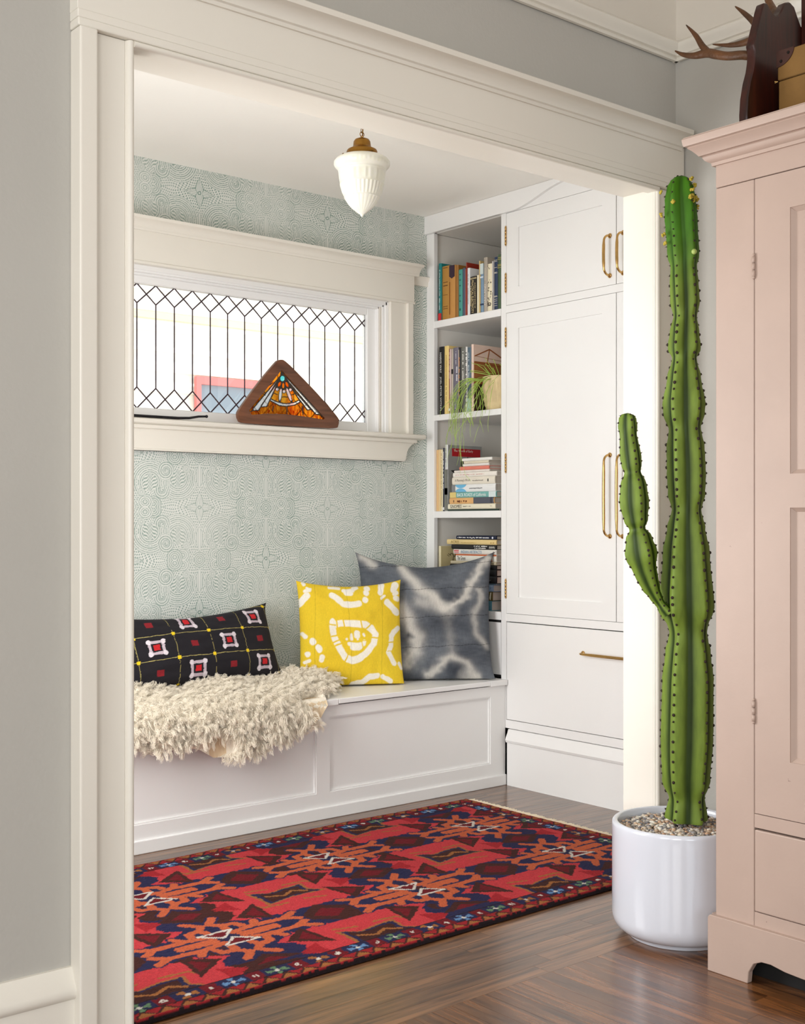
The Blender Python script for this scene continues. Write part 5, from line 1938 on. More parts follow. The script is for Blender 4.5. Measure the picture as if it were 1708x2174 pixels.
YS3 = 4.140
stack3 = [(3.812, YS3, 0.0085, (46, 62, 54), 'thin dark green book at the very bottom of the third-shelf pile'),
          (3.830, YS3 - 0.002, 0.0235, (236, 228, 202), 'cream book with a large title, second from the bottom of the third-shelf pile'),
          (3.838, 4.128, 0.0275, (226, 176, 116), 'book with orange and charcoal spine in the third-shelf pile'),
          (3.825, 4.125, 0.0255, (120, 178, 172), 'teal and yellow travel book in the third-shelf pile'),
          (3.830, 4.112, 0.0335, (234, 234, 232), 'white book with blue circles on its spine in the third-shelf pile'),
          (3.833, 4.110, 0.0335, (230, 222, 206), 'ivory book with grey serif title in the third-shelf pile'),
          (3.821, 4.104, 0.0205, (238, 232, 222), 'off-white book with faint red print in the third-shelf pile'),
          (3.867, 4.096, 0.0105, (238, 230, 222), 'thin white booklet below the coral one'),
          (3.869, 4.061, 0.0155, (226, 130, 112), 'thin coral-red booklet near the top of the third-shelf pile'),
          (3.870, 4.040, 0.0120, (232, 228, 222), 'small white booklet lying on the coral one'),
          (3.872, 4.032, 0.0115, (222, 212, 190), 'small beige booklet next to the top of the third-shelf pile'),
          (3.851, 4.043, 0.0135, (240, 238, 232), 'white booklet topmost on the third-shelf pile')]
zz = zS[2]
S3 = []
for (a, b_, h_, c_, lb) in stack3:
    S3.append((lying(a, b_, zz, zz + h_, c_, lb, group=G3), zz, h_))
    zz += h_
b, za, h_ = S3[1]; flat_text(b, 'GNOMES', 4.122, 4.046, za + 0.005, 0.0145, (40, 36, 30), XQ); flat_dashes(b, 4.036, 3.985, za + 0.012, 0.005, (140, 134, 120), XQ, 12, 1); flat_dashes(b, 3.87, 3.85, za + 0.012, 0.004, (170, 164, 150), XQ, 5, 2)
b, za, h_ = S3[2]
fblock(b, 3.840, 3.968, za + 0.0005, za + h_ - 0.0005, (84, 86, 96)); fblock(b, 3.850, 3.853, za + 0.0004, za + h_ - 0.0004, (206, 204, 204), 'band'); fblock(b, 3.858, 3.860, za + 0.0004, za + h_ - 0.0004, (206, 204, 204), 'band')
flat_dashes(b, 4.075, 4.045, za + 0.012, 0.012, (110, 60, 30), XQ, 6, 3); flat_dashes(b, 4.035, 4.010, za + 0.012, 0.012, (110, 60, 30), XQ, 5, 4); flat_dashes(b, 4.10, 4.09, za + 0.012, 0.012, (60, 40, 30), XQ, 2, 5)
b, za, h_ = S3[3]
fblock(b, 4.083, 4.1235, za + 0.0006, za + h_ - 0.0006, (226, 202, 126)); fblock(b, 3.827, 3.87, za + 0.0006, za + h_ - 0.0006, (214, 226, 224))
flat_text(b, 'BACK ROADS of California', 4.074, 3.888, za + 0.005, 0.0150, (244, 248, 244), XQ)
b, za, h_ = S3[4]
mbc = MB()
for cz_, sgn in ((za + 0.0006, 1), (za + h_ - 0.0006, -1)):
    arcp_ = [(4.052 + 0.034 * math.cos(PI * k / 14), cz_ + sgn * 0.0155 * math.sin(PI * k / 14)) for k in range(15)]
    mbc.prism(arcp_, 'x', XQ - 0.0008, XQ + 0.003)
obj('blue_circle', mbc, cover_mat((110, 182, 220)), b)
fblock(b, 4.088, 4.1108, za + 0.0006, za + h_ - 0.0006, (132, 134, 136)); flat_dashes(b, 3.995, 3.91, za + 0.015, 0.005, (110, 110, 112), XQ, 18, 6)
b, za, h_ = S3[5]; flat_text(b, "A Morning's Work", 4.090, 3.988, za + 0.010, 0.0150, (120, 114, 104), XQ); flat_dashes(b, 3.975, 3.905, za + 0.016, 0.006, (160, 154, 144), XQ, 16, 7); fblock(b, 3.872, 3.878, za + 0.010, za + 0.022, (40, 36, 34))
b, za, h_ = S3[6]; flat_dashes(b, 4.085, 3.90, za + 0.010, 0.006, (214, 180, 172), XQ, 40, 8)
# --- lowest shelf
z0 = zS[3]
b = upright(4.194, 4.209, z0, 1.020, (226, 214, 176), 'cream book with a drawn giraffe on its cover on the lowest shelf', group=G4, depth=0.17)
cy = 4.194 - 0.0002
obj('cover_print', MB().box(XF + 0.005, XF + 0.168, cy - 0.0003, cy + 0.001, z0 + 0.002, 1.018), cover_mat((206, 190, 142)), b)
for pts in ([(0.060, 0.975), (0.064, 0.985), (0.076, 0.983), (0.082, 0.972), (0.072, 0.94), (0.066, 0.90)], [(0.082, 0.972), (0.100, 0.970), (0.112, 0.955), (0.118, 0.940), (0.110, 0.932), (0.100, 0.942), (0.094, 0.92), (0.09, 0.90)],
            [(0.060, 0.978), (0.050, 0.984), (0.042, 0.978), (0.054, 0.972)], [(0.090, 0.973), (0.094, 0.985)]):
    obj('cover_print', MB().tube([(XF + p[0], cy - 0.0002, p[1]) for p in pts], 0.0014, 5), ink((44, 32, 22)), b)
spots = MB()
rr_ = random.Random(2)
for k in range(9):
    spots.ball((XF + 0.075 + rr_.uniform(-0.006, 0.006) - k * 0.0006, cy, 0.955 - k * 0.006), 0.0032, 6, 4, (1, 0.15, 1))
obj('cover_print', spots, ink((150, 84, 44)), b)
stack4 = [(3.856, 4.125, 0.044, (86, 142, 160), 'blue book at the bottom of the lowest-shelf pile'), (3.850, 4.125, 0.0405, (104, 90, 46), 'olive-brown book with a small white figure in the lowest-shelf pile'),
          (3.844, 4.125, 0.0300, (150, 172, 200), 'pale blue book with a dark blue band in the lowest-shelf pile'), (3.832, 4.125, 0.0055, (92, 116, 132), 'thin steel-blue booklet in the lowest-shelf pile'),
          (3.8235, 4.125, 0.0320, (17, 16, 18), 'plain black book in the lowest-shelf pile'), (3.8235, 4.125, 0.0290, (19, 18, 20), 'black book with white capitals in the lowest-shelf pile'),
          (3.8235, 4.125, 0.0195, (24, 23, 25), 'slim black book with a white dot in the lowest-shelf pile'), (3.8245, 4.12, 0.0145, (196, 184, 156), 'beige booklet above the black books'),
          (3.8235, 4.085, 0.0310, (228, 224, 212), 'white and rust-orange paperback in the lowest-shelf pile'), (3.8235, 4.101, 0.0215, (226, 220, 210), 'white paperback with blue slanted capitals in the lowest-shelf pile'),
          (3.8235, 4.114, 0.0215, (30, 28, 27), 'black paperback with two lines of white print near the top of the lowest-shelf pile'), (3.8235, 4.145, 0.0225, (226, 200, 140), 'straw-yellow hardback second from the top of the lowest-shelf pile'),
          (3.8235, 4.082, 0.0175, (18, 26, 52), 'navy paperback topmost on the lowest-shelf pile')]
zz = zS[3]
S4 = []
for (a, b_, h_, c_, lb) in stack4:
    S4.append((lying(a, b_, zz, zz + h_, c_, lb, group=G4, depth=0.13), zz, h_))
    zz += h_
b, za, h_ = S4[0]; obj('lettering', MB().box(XQ - 0.0008, XQ + 0.002, 3.874, 3.879, za + 0.012, za + 0.03), ink((210, 224, 228)), b)
b, za, h_ = S4[1]; obj('figure', MB().prism([(3.861, za + 0.004), (3.866, za + 0.012), (3.864, za + 0.022), (3.860, za + 0.036), (3.856, za + 0.037), (3.856, za + 0.026), (3.858, za + 0.012)], 'x', XQ - 0.0008, XQ + 0.003), ink((236, 228, 206)), b)
b, za, h_ = S4[2]; fblock(b, 3.888, 4.12, za + 0.0006, za + h_ - 0.0006, (20, 28, 92)); fblock(b, 3.880, 3.886, za + 0.0006, za + h_ - 0.0006, (214, 220, 228)); flat_dashes(b, 3.862, 3.855, za + 0.015, 0.012, (110, 130, 170), XQ, 2, 3)
b, za, h_ = S4[4]; flat_dashes(b, 3.93, 3.905, za + 0.014, 0.003, (150, 150, 154), XQ, 7, 1); flat_dashes(b, 3.878, 3.855, za + 0.014, 0.003, (150, 150, 154), XQ, 6, 2)
b, za, h_ = S4[5]; flat_text(b, 'HUMAN', 3.930, 3.878, za + 0.010, 0.0085, (226, 222, 220), XQ)
b, za, h_ = S4[6]; obj('mark', MB().tube([(XQ - 0.001, 3.862, za + 0.0125), (XQ + 0.002, 3.862, za + 0.0125)], 0.0032, 10), ink((230, 228, 224)), b)
b, za, h_ = S4[7]; flat_dashes(b, 3.872, 3.835, za + 0.007, 0.004, (130, 120, 96), XQ, 9, 2)
b, za, h_ = S4[8]; fblock(b, 3.8242, 4.0845, za + h_ - 0.006, za + h_ - 0.0006, (196, 92, 40)); fblock(b, 3.850, 3.875, za + 0.001, za + h_ - 0.007, (178, 90, 44)); flat_text(b, 'The Green', 4.075, 4.020, za + 0.004, 0.018, (50, 46, 44), XQ)
b, za, h_ = S4[9]; flat_text(b, 'INDIAN ARTIFACTS', 4.050, 3.915, za + 0.004, 0.0125, (90, 136, 168), XQ); fblock(b, 4.065, 4.096, za + 0.011, za + 0.018, (206, 110, 110)); fblock(b, 4.065, 4.094, za + 0.004, za + 0.009, (214, 140, 140))
obj('bird_mark', MB().prism([(3.845, za + 0.015), (3.835, za + 0.008), (3.825, za + 0.016), (3.834, za + 0.011)], 'x', XQ - 0.0008, XQ + 0.003), ink((40, 40, 42)), b)
b, za, h_ = S4[10]; flat_dashes(b, 3.965, 3.880, za + 0.0145, 0.006, (230, 228, 222), XQ, 20, 4); flat_dashes(b, 3.960, 3.888, za + 0.006, 0.005, (230, 228, 222), XQ, 16, 5); flat_dashes(b, 3.868, 3.832, za + 0.010, 0.012, (170, 168, 160), XQ, 8, 6)
b, za, h_ = S4[11]; flat_text(b, 'ACRES', 4.117, 4.062, za + 0.005, 0.0120, (140, 112, 50), XQ); flat_dashes(b, 4.05, 3.95, za + 0.008, 0.005, (196, 168, 104), XQ, 22, 7); flat_dashes(b, 3.86, 3.83, za + 0.009, 0.006, (170, 140, 76), XQ, 6, 8)
b, za, h_ = S4[12]; flat_dashes(b, 4.072, 3.998, za + 0.0085, 0.006, (226, 226, 226), XQ, 18, 9); flat_dashes(b, 3.952, 3.868, za + 0.0085, 0.006, (226, 226, 226), XQ, 20, 10)
obj('ornament', MB().tube([(XQ - 0.0004, 3.994 - 0.005 * k, za + 0.0075 + 0.0022 * math.sin(k * 1.5)) for k in range(8)], 0.0018, 5), ink((240, 240, 238)), b)
obj('mark', MB().tube([(XQ - 0.001, 3.846, za + 0.0085), (XQ + 0.002, 3.846, za + 0.0085)], 0.0048, 12), ink((216, 220, 232)), b)
upright(3.7935, 3.8225, zS[3], 0.945, (150, 72, 46), 'rust-red upright book beside the pile on the lowest shelf', group=G4, depth=0.12, xo=0.02)

# ------------------------------------------------------------------ trailing mistletoe cactus in a stoneware pot
PX, PY, PZ = 3.797, 3.886, zS[1] + 0.0005
pl = thing('potted_plant', 'trailing bright green plant in a carved sand-coloured pot hanging over the second shelf', 'potted plant', (PX, PY, PZ))
M_stone = mat('carved_stoneware', (226, 204, 158), rough=0.75, var=0.08, vscale=40, bump=0.15, bscale=150)
prof = [(0.0, 0.0), (0.060, 0.0), (0.064, 0.006), (0.071, 0.04), (0.076, 0.085), (0.0785, 0.130), (0.0785, 0.150), (0.074, 0.151), (0.071, 0.13), (0.0, 0.128)]
fine = []
for a, b2 in zip(prof[:-1], prof[1:]):
    for i in range(6): fine.append((a[0] + (b2[0] - a[0]) * i / 6, a[1] + (b2[1] - a[1]) * i / 6))
fine.append(prof[-1])
vs, fs, seg = [], [], 128
for (r, z) in fine:
    for k in range(seg):
        a = 2 * PI * k / seg
        rr = r
        if 0.055 < r and z < 0.14:
            if z < 0.035: rr += 0.0022 * math.sin(z * 900)
            elif z < 0.062: rr += 0.0026 * (1 if math.sin(a * 40) > 0 else -0.3)
            elif z < 0.090: rr += 0.0026 * math.sin(a * 26 + z * 260) * math.sin(a * 26 - z * 260)
            elif z < 0.118: rr += 0.0026 * (1 if math.sin(a * 34) > 0.2 else -0.3)
        vs.append((PX + rr * math.cos(a), PY + rr * math.sin(a), PZ + z))
for i in range(len(fine) - 1):
    for k in range(seg):
        fs.append((i * seg + k, i * seg + (k + 1) % seg, (i + 1) * seg + (k + 1) % seg, (i + 1) * seg + k))
obj('pot', MB().add(vs, fs), M_stone, pl, smooth=True)
obj('soil', MB().lathe([(0.0, 0.138), (0.072, 0.136), (0.0722, 0.13)], (PX, PY, PZ), 32), mat('potting_soil', (52, 38, 28), rough=0.95, bump=0.5, bscale=80), pl)
M_rhip = mat('mistletoe_cactus_green', (176, 206, 92), rough=0.5, var=0.25, vscale=20, sss=0.15)
stems = MB()
pr_ = random.Random(21)
top = PZ + 0.146


def trail(p, d, length, depthlvl, r):
    n = max(4, int(length / 0.022))
    pts = [p]
    q = p.copy()
    dd = d.copy()
    hang_y = None
    for i in range(n):
        stepl = length / n
        dd = (dd + Vector((pr_.gauss(0, 0.10), pr_.gauss(0, 0.10), -0.36 if depthlvl == 0 else -0.14)) * 0.9)
        dd.normalize()
        q = q + dd * stepl
        # keep in front of the shelf edge and of the side wall
        if q.z < zS[1] + 0.012:
            lim = XC - 0.012 - 0.02 * pr_.random()
            if q.x > lim: q.x = lim
        elif q.z < top - 0.01:
            rad = math.hypot(q.x - PX, q.y - PY)
            if rad < 0.084:
                k = 0.086 / max(rad, 1e-3)
                q.x = PX + (q.x - PX) * k; q.y = PY + (q.y - PY) * k
        if q.z > zS[1] and q.y > 3.945 and q.x > XC - 0.006: q.x = XC - 0.006 - 0.012 * pr_.random()
        if q.y > 4.055: q.y = 4.055 - 0.01 * pr_.random()
        if q.y < 3.796: q.y = 3.796 + 0.004 * pr_.random()
        pts.append(q.copy())
        if depthlvl < 2 and i > 1 and pr_.random() < (0.24 if depthlvl == 0 else 0.14):
            trail(q.copy(), (dd + Vector((pr_.gauss(0, 0.35), pr_.gauss(0, 0.6), pr_.gauss(0, 0.25)))).normalized(), length * pr_.uniform(0.2, 0.42), depthlvl + 1, r * 0.9)
    stems.tube(pts, [r * (1 - 0.35 * i / len(pts)) for i in range(len(pts))], 4)


for k in range(30):
    a = min(max(pr_.gauss(2.65, 0.62), 1.5), 4.4)          # towards the front and left of the shelf
    r0 = pr_.uniform(0.02, 0.062)
    p = Vector((PX + r0 * math.cos(a), PY + r0 * math.sin(a), top - 0.01))
    d = Vector((math.cos(a) * 0.95, math.sin(a) * 0.95, pr_.uniform(0.25, 0.9)))
    ln = pr_.choice([0.16, 0.22, 0.26, 0.30, 0.34, 0.38])
    trail(p, d.normalized(), ln * pr_.uniform(0.85, 1.1), 0, pr_.uniform(0.0009, 0.0014))
for k in range(26):
    a = pr_.uniform(0, 2 * PI)
    p = Vector((PX + 0.03 * math.cos(a), PY + 0.03 * math.sin(a), top - 0.01))
    trail(p, Vector((math.cos(a) * 0.6, math.sin(a) * 0.6, 1)).normalized(), pr_.uniform(0.06, 0.12), 1, 0.0016)
tag(obj('stems', stems, M_rhip, pl, smooth=True), label='thin branching green stems', kind='stuff')

# ------------------------------------------------------------------ columnar cactus in a white planter
KX, KY = 2.716, 2.085
kp = thing('potted_cactus', 'tall ribbed green column cactus with one side arm in a white cylinder planter', 'potted cactus', (KX, KY, 0))
M_pot = mat('white_glazed_ceramic', (214, 217, 226), rough=0.16, coat=0.4, var=0.01, vscale=6)
R = 0.180
prof = [(0.0, 0.006), (0.118, 0.006), (0.120, 0.0), (0.136, 0.0), (0.138, 0.003), (0.138, 0.012), (0.142, 0.013)]
for i in range(9):
    a = PI / 2 * i / 8
    prof.append((0.142 + (R - 0.142) * math.sin(a), 0.013 + 0.048 * (1 - math.cos(a))))
prof += [(R, 0.12), (R, 0.20), (R, 0.27), (R, 0.300), (R - 0.001, 0.306), (R - 0.004, 0.310), (R - 0.008, 0.311), (R - 0.013, 0.310), (R - 0.016, 0.306), (R - 0.017, 0.298), (R - 0.018, 0.26), (0.0, 0.255)]
obj('planter', MB().lathe(prof, (KX, KY, 0), 96), M_pot, kp, smooth=True)
# gravel
gv = MB()
gr = random.Random(31)
gcols = []
cr_ = linn(np.array([(214, 202, 184), (186, 176, 166), (150, 146, 144), (202, 174, 146), (226, 220, 208), (120, 116, 118), (196, 158, 128)]))
ICO_V = [(0, 1, 1.618), (0, -1, 1.618), (0, 1, -1.618), (0, -1, -1.618), (1, 1.618, 0), (-1, 1.618, 0), (1, -1.618, 0), (-1, -1.618, 0), (1.618, 0, 1), (-1.618, 0, 1), (1.618, 0, -1), (-1.618, 0, -1)]
ICO_V = [Vector(v).normalized() for v in ICO_V]
ICO_F = [(0, 1, 8), (0, 8, 4), (0, 4, 5), (0, 5, 9), (0, 9, 1), (1, 6, 8), (8, 6, 10), (8, 10, 4), (4, 10, 2), (4, 2, 5), (5, 2, 11), (5, 11, 9), (9, 11, 7), (9, 7, 1), (1, 7, 6), (3, 6, 7), (3, 7, 11), (3, 11, 2), (3, 2, 10), (3, 10, 6)]
for k in range(2300):
    a = gr.uniform(0, 2 * PI); rr = (R - 0.024) * math.sqrt(gr.random())
    x_, y_ = KX + rr * math.cos(a), KY + rr * math.sin(a)
    s_ = gr.uniform(0.0035, 0.0075)
    sx_, sy_, sz_ = s_ * gr.uniform(0.8, 1.3), s_ * gr.uniform(0.8, 1.3), s_ * gr.uniform(0.5, 0.9)
    zz = 0.283 + gr.uniform(0, 0.010) + 0.006 * math.cos(rr / R * PI / 2)
    rot = Matrix.Rotation(gr.uniform(0, 6.28), 3, 'Z')
    vs = []
    for v in ICO_V:
        q = rot @ Vector((v.x * sx_ * gr.uniform(0.85, 1.1), v.y * sy_, v.z * sz_))
        vs.append((x_ + q.x, y_ + q.y, zz + q.z))
    gv.add(vs, ICO_F)
    gcols += [cr_[gr.randrange(len(cr_))] * gr.uniform(0.8, 1.1)] * 12
M_gravel = mat('river_gravel', rough=0.7, attr='Col')
go = fast_obj('gravel', gv, M_gravel, kp, smooth=False)
at = go.data.color_attributes.new('Col', 'FLOAT_COLOR', 'POINT')
rgba = np.ones((len(gcols), 4), np.float32); rgba[:, :3] = np.array(gcols)
at.data.foreach_set('color', rgba.ravel())
tag(go, label='mixed pale pebbles', kind='stuff')
obj('gravel_bed', MB().lathe([(0.0, 0.286), (R - 0.02, 0.284), (R - 0.0185, 0.27)], (KX, KY, 0), 48), mat('gravel_bed', (120, 110, 100), rough=0.95), kp)

fwd = Vector((math.sin(math.radians(39.755)), math.cos(math.radians(39.755)), 0))
rgt = Vector((fwd.y, -fwd.x, 0))
M_cac = mat('cactus_skin', rough=0.55, spec=0.3, attr='Col', var=0.20, vscale=30, stretch=(2.2, 2.2, 0.6))


def ribbed(name, rows, ribs, parent, mdark=0.55, step=0.009, seg_per=14, base_v=0.50, topcap=True, colf=None):
    """rows: (centre Vector, radius) from bottom to top; ribs: rib azimuths measured from the direction to the viewer's side"""
    n = len(rows)
    cs = [Vector(r[0]) for r in rows]; rd = [r[1] for r in rows]
    # arclength resample
    L = [0]
    for i in range(1, n): L.append(L[-1] + (cs[i] - cs[i - 1]).length)
    m_ = int(L[-1] / step)
    T = np.linspace(0, L[-1], m_)

    def smooth_interp(vals):
        vals = np.array(vals)
        out = np.interp(T, L, vals)
        return out
    cx_ = smooth_interp([c.x for c in cs]); cy_ = smooth_interp([c.y for c in cs]); cz_ = smooth_interp([c.z for c in cs])
    # monotone-ish smooth of radius: cosine between the samples
    rr_ = np.zeros(m_)
    for k, t in enumerate(T):
        i = min(max(np.searchsorted(L, t) - 1, 0), n - 2)
        f = (t - L[i]) / max(L[i + 1] - L[i], 1e-9)
        f2 = (1 - math.cos(f * PI)) / 2
        rr_[k] = rd[i] * (1 - f2) + rd[i + 1] * f2
    ker = np.ones(7) / 7
    def sm(a):
        p = np.pad(a, 3, mode='edge'); return np.convolve(p, ker, 'valid')
    cx_, cy_, cz_ = sm(sm(cx_)), sm(sm(cy_)), sm(sm(cz_))
    core = sm(sm(sm(sm(rr_))))
    nr = len(ribs)
    ns = nr * seg_per
    P_ = np.zeros((m_, ns, 3)); Cc = np.zeros((m_, ns, 3))
    edges = []
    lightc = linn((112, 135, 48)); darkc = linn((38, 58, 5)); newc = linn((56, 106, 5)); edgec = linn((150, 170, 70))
    for k in range(m_):
        i0, i1 = max(k - 1, 0), min(k + 1, m_ - 1)
        tdir = Vector((cx_[i1] - cx_[i0], cy_[i1] - cy_[i0], cz_[i1] - cz_[i0])).normalized()
        side = (rgt - tdir * rgt.dot(tdir)).normalized()
        front = tdir.cross(side) * -1.0
        if front.dot(-fwd) < 0: front = -front
        c_ = Vector((cx_[k], cy_[k], cz_[k]))
        for q in range(ns):
            ri = q // seg_per; f = (q % seg_per) / seg_per
            a0 = ribs[ri]; a1 = ribs[(ri + 1) % nr]
            if a1 <= a0: a1 += 360
            an = math.radians(a0 + (a1 - a0) * f)
            half = math.radians((a1 - a0) / 2)
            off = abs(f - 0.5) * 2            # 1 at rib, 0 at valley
            # straight facet between rib tip and valley, valley slightly rounded
            rt = rr_[k]; rv = base_v * core[k] * 1.0
            rv = min(rv, rt * 0.79)
            th = (1 - off) * half
            # polar line through (rt,0) and (rv,half)
            den = rt * math.sin(th) + rv * math.sin(half - th)
            r_ = rt * rv * math.sin(half) / max(den, 1e-6)
            r_ = r_ * (1 + 0.05 * math.sin(off * PI))
            r_ = max(r_, rv * (1 + 0.10 * (1 - off) ** 0 * (off < 0.15) * (1 - off / 0.15)))
            if off > 0.92: r_ -= (off - 0.92) / 0.08 * 0.0022
            w_ = 1 + 0.012 * math.sin(T[k] * 2 * PI / 0.028) * (off > 0.8)
            d_ = front * math.cos(an) + side * math.sin(an)
            p_ = c_ + d_ * (r_ * w_)
            P_[k, q] = p_
            fresh = sst((T[k] / L[-1] - 0.80) / 0.12) if colf == 'main' else 0.0
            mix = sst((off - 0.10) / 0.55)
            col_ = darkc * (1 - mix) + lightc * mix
            col_ = col_ * (1 - fresh) + (newc * (0.85 + 0.35 * mix)) * fresh
            Cc[k, q] = col_
        for ri in range(nr):
            edges.append((T[k], ri, Vector(P_[k, ri * seg_per]), (front * math.cos(math.radians(ribs[ri])) + side * math.sin(math.radians(ribs[ri])))))
    Pw = P_ - np.array(world_loc(parent))
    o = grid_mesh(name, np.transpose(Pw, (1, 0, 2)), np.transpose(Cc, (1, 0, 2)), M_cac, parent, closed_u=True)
    # close the crown
    bm = bmesh.new(); bm.from_mesh(o.data)
    bm.verts.ensure_lookup_table()
    topv = [bm.verts[q * m_ + m_ - 1] for q in range(ns)]
    cv = bm.verts.new(sum((v.co for v in topv), Vector()) / ns + Vector((0, 0, 0.002)))
    cl = bm.verts.layers.float_color.get('Col')
    cv[cl] = topv[0][cl]
    for q in range(ns):
        f_ = bm.faces.new((topv[q], topv[(q + 1) % ns], cv)); f_.smooth = True
    bmesh.ops.recalc_face_normals(bm, faces=bm.faces)
    bm.to_mesh(o.data); bm.free()
    return o, edges, L[-1]


DK_ = 3.34
PXM = DK_ / 2594.75        # metres per photo pixel at the plant's distance


def kpos(px, py, dd=0.0):
    """place along the plant: measured in photo pixels on an upright plane through the planter"""
    return Vector((0, 0, 1.12)) + fwd * (DK_ + dd) + rgt * ((px - 854) * PXM) + Vector((0, 0, (1112.7 - py) * PXM))


sil = [(1752, 1410, 1501), (1741, 1408, 1503), (1720, 1413, 1500), (1697, 1420, 1496), (1663, 1403, 1507), (1569, 1401, 1514), (1444, 1404, 1515), (1390, 1410, 1509), (1342, 1420, 1501), (1291, 1398, 1516), (1175, 1405, 1507),
       (1120, 1414, 1497), (1082, 1425, 1488), (1050, 1416, 1497), (1007, 1414, 1499), (950, 1413, 1496), (909, 1418, 1487), (880, 1406, 1495), (858, 1405, 1498), (800, 1414, 1488), (760, 1426, 1478), (739, 1415, 1488), (700, 1420, 1484), (672, 1429, 1479),
       (641, 1421, 1486), (600, 1420, 1483), (565, 1421, 1478), (540, 1416, 1486), (500, 1412, 1482), (460, 1409, 1481), (420, 1409, 1477), (395, 1413, 1472), (378, 1422, 1465), (368, 1433, 1456), (364, 1441, 1449)]
rows = []
for (py, l_, r_) in sil:
    wd = (r_ - l_)
    Rp = wd / 1.895
    rows.append((kpos(l_ + Rp * 0.974, py), Rp * PXM))
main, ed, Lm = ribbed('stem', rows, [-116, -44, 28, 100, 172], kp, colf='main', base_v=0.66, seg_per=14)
arm_s = [(1308, 1402, 1440, 14), (1296, 1395, 1425, 14), (1283, 1388, 1410, 14), (1262, 1372, 1402, 18), (1244, 1357, 1401, 22), (1213, 1340, 1394, 27), (1175, 1320, 1397, 38), (1140, 1323, 1384, 31), (1123, 1333, 1369, 18), (1105, 1320, 1376, 28), (1067, 1309, 1379, 35), (1030, 1312, 1374, 31), (1002, 1322, 1360, 19),
         (985, 1314, 1362, 24), (969, 1311, 1362, 25.5), (940, 1311, 1355, 22), (927, 1312, 1351, 19.5), (905, 1307, 1353, 23), (890, 1308, 1351, 21.5), (878, 1315, 1346, 15), (871, 1324, 1338, 7)]
rows2 = [(kpos((l_ + r_) / 2, py, -0.01), (r_ - l_) / 2 * PXM * 1.02) for (py, l_, r_, h_) in arm_s]
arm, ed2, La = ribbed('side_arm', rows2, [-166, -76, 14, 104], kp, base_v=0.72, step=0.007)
sp = MB()
sr = random.Random(4)


def spines(ed, total, gap, size):
    nxt = {}
    for (t, ri, p, d) in ed:
        if t >= nxt.get(ri, sr.uniform(0.004, gap)):
            nxt[ri] = t + gap * sr.uniform(0.8, 1.2)
            s_ = size * sr.uniform(0.75, 1.25)
            top_ = t / total > 0.86 and total > 1
            if top_: s_ *= 0.7
            sp.ball(p - d * 0.0003, s_, 6, 4, (1, 1, 1.1))
            for q in range(2):
                e_ = (d + Vector((sr.gauss(0, 0.5), sr.gauss(0, 0.5), sr.gauss(0, 0.4)))).normalized()
                sp.tube([p, p + e_ * 0.006], [0.0009, 0.0002], 3, cap=False)


spines(ed, Lm, 0.0205, 0.0037)
spines(ed2, La, 0.0175, 0.0031)
tag(obj('spines', sp, mat('spine_brown', (40, 22, 14), rough=0.7), kp), label='dark brown spine cushions along the ribs', kind='stuff')
M_flw = mat('cactus_blossom', (192, 172, 58), rough=0.6, var=0.2, vscale=80)
M_flw2 = mat('cactus_fruit', (176, 196, 110), rough=0.5)


def blossom(px, py, dd=-0.03, s=0.0075):
    c_ = kpos(px, py, dd)
    mb = MB()
    for k in range(7):
        e_ = Vector((sr.gauss(0, 1), sr.gauss(0, 1), sr.gauss(0, 1))).normalized()
        mb.ball(c_ + e_ * s * 0.55, s * sr.uniform(0.35, 0.55), 6, 4)
    obj('flower', mb, M_flw, kp, smooth=True)


for (px, py, dd) in ((1405, 406, 0.01), (1419, 438, -0.05), (1403, 456, 0.0), (1408, 498, 0.0), (1410, 516, 0.0), (1459, 388, -0.045), (1461, 413, -0.045), (1462, 425, -0.045), (1470, 426, -0.03), (1466, 432, -0.03), (1474, 393, 0.0), (1481, 421, 0.01), (1482, 438, 0.01), (1456, 428, -0.05)):
    blossom(px, py, dd)
obj('fruit', MB().ball(kpos(1464.5, 542, -0.045), 0.0075, 14, 10), M_flw2, kp, smooth=True)

# ------------------------------------------------------------------ pink wardrobe
pk = thing('pink_wardrobe', 'old pink painted cupboard with panelled door, drawer and moulded cornice against the right wall', 'wardrobe', (2.76, 1.48, 0))
XP, PYA, PYB = 2.566, 1.095, 1.856
obj('carcass', MB().box(XP + 0.02, XR - 0.012, PYA, PYB - 0.002, 0.136, 2.03), M_pink, pk)
obj('shadow_gap', MB().box(XP + 0.0185, XP + 0.0205, PYA + 0.03, PYB - 0.03, 0.15, 1.99), M_dark, pk)
obj('stile', MB().box(XP, XP + 0.02, 1.7445, PYB, 0.136, 1.9615), M_pink, pk, bevel=0.0015)
obj('stile', MB().box(XP, XP + 0.02, PYA, 1.205, 0.136, 1.9615), M_pink, pk, bevel=0.0015)
obj('top_rail', MB().box(XP, XP + 0.02, PYA, PYB, 1.9632, 2.03), M_pink, pk, bevel=0.001)
obj('rail', MB().box(XP, XP + 0.02, 1.2065, 1.7435, 0.380, 0.4135), M_pink, pk, bevel=0.001)
obj('rail', MB().box(XP, XP + 0.02, 1.2065, 1.7435, 0.136, 0.1745), M_pink, pk, bevel=0.001)
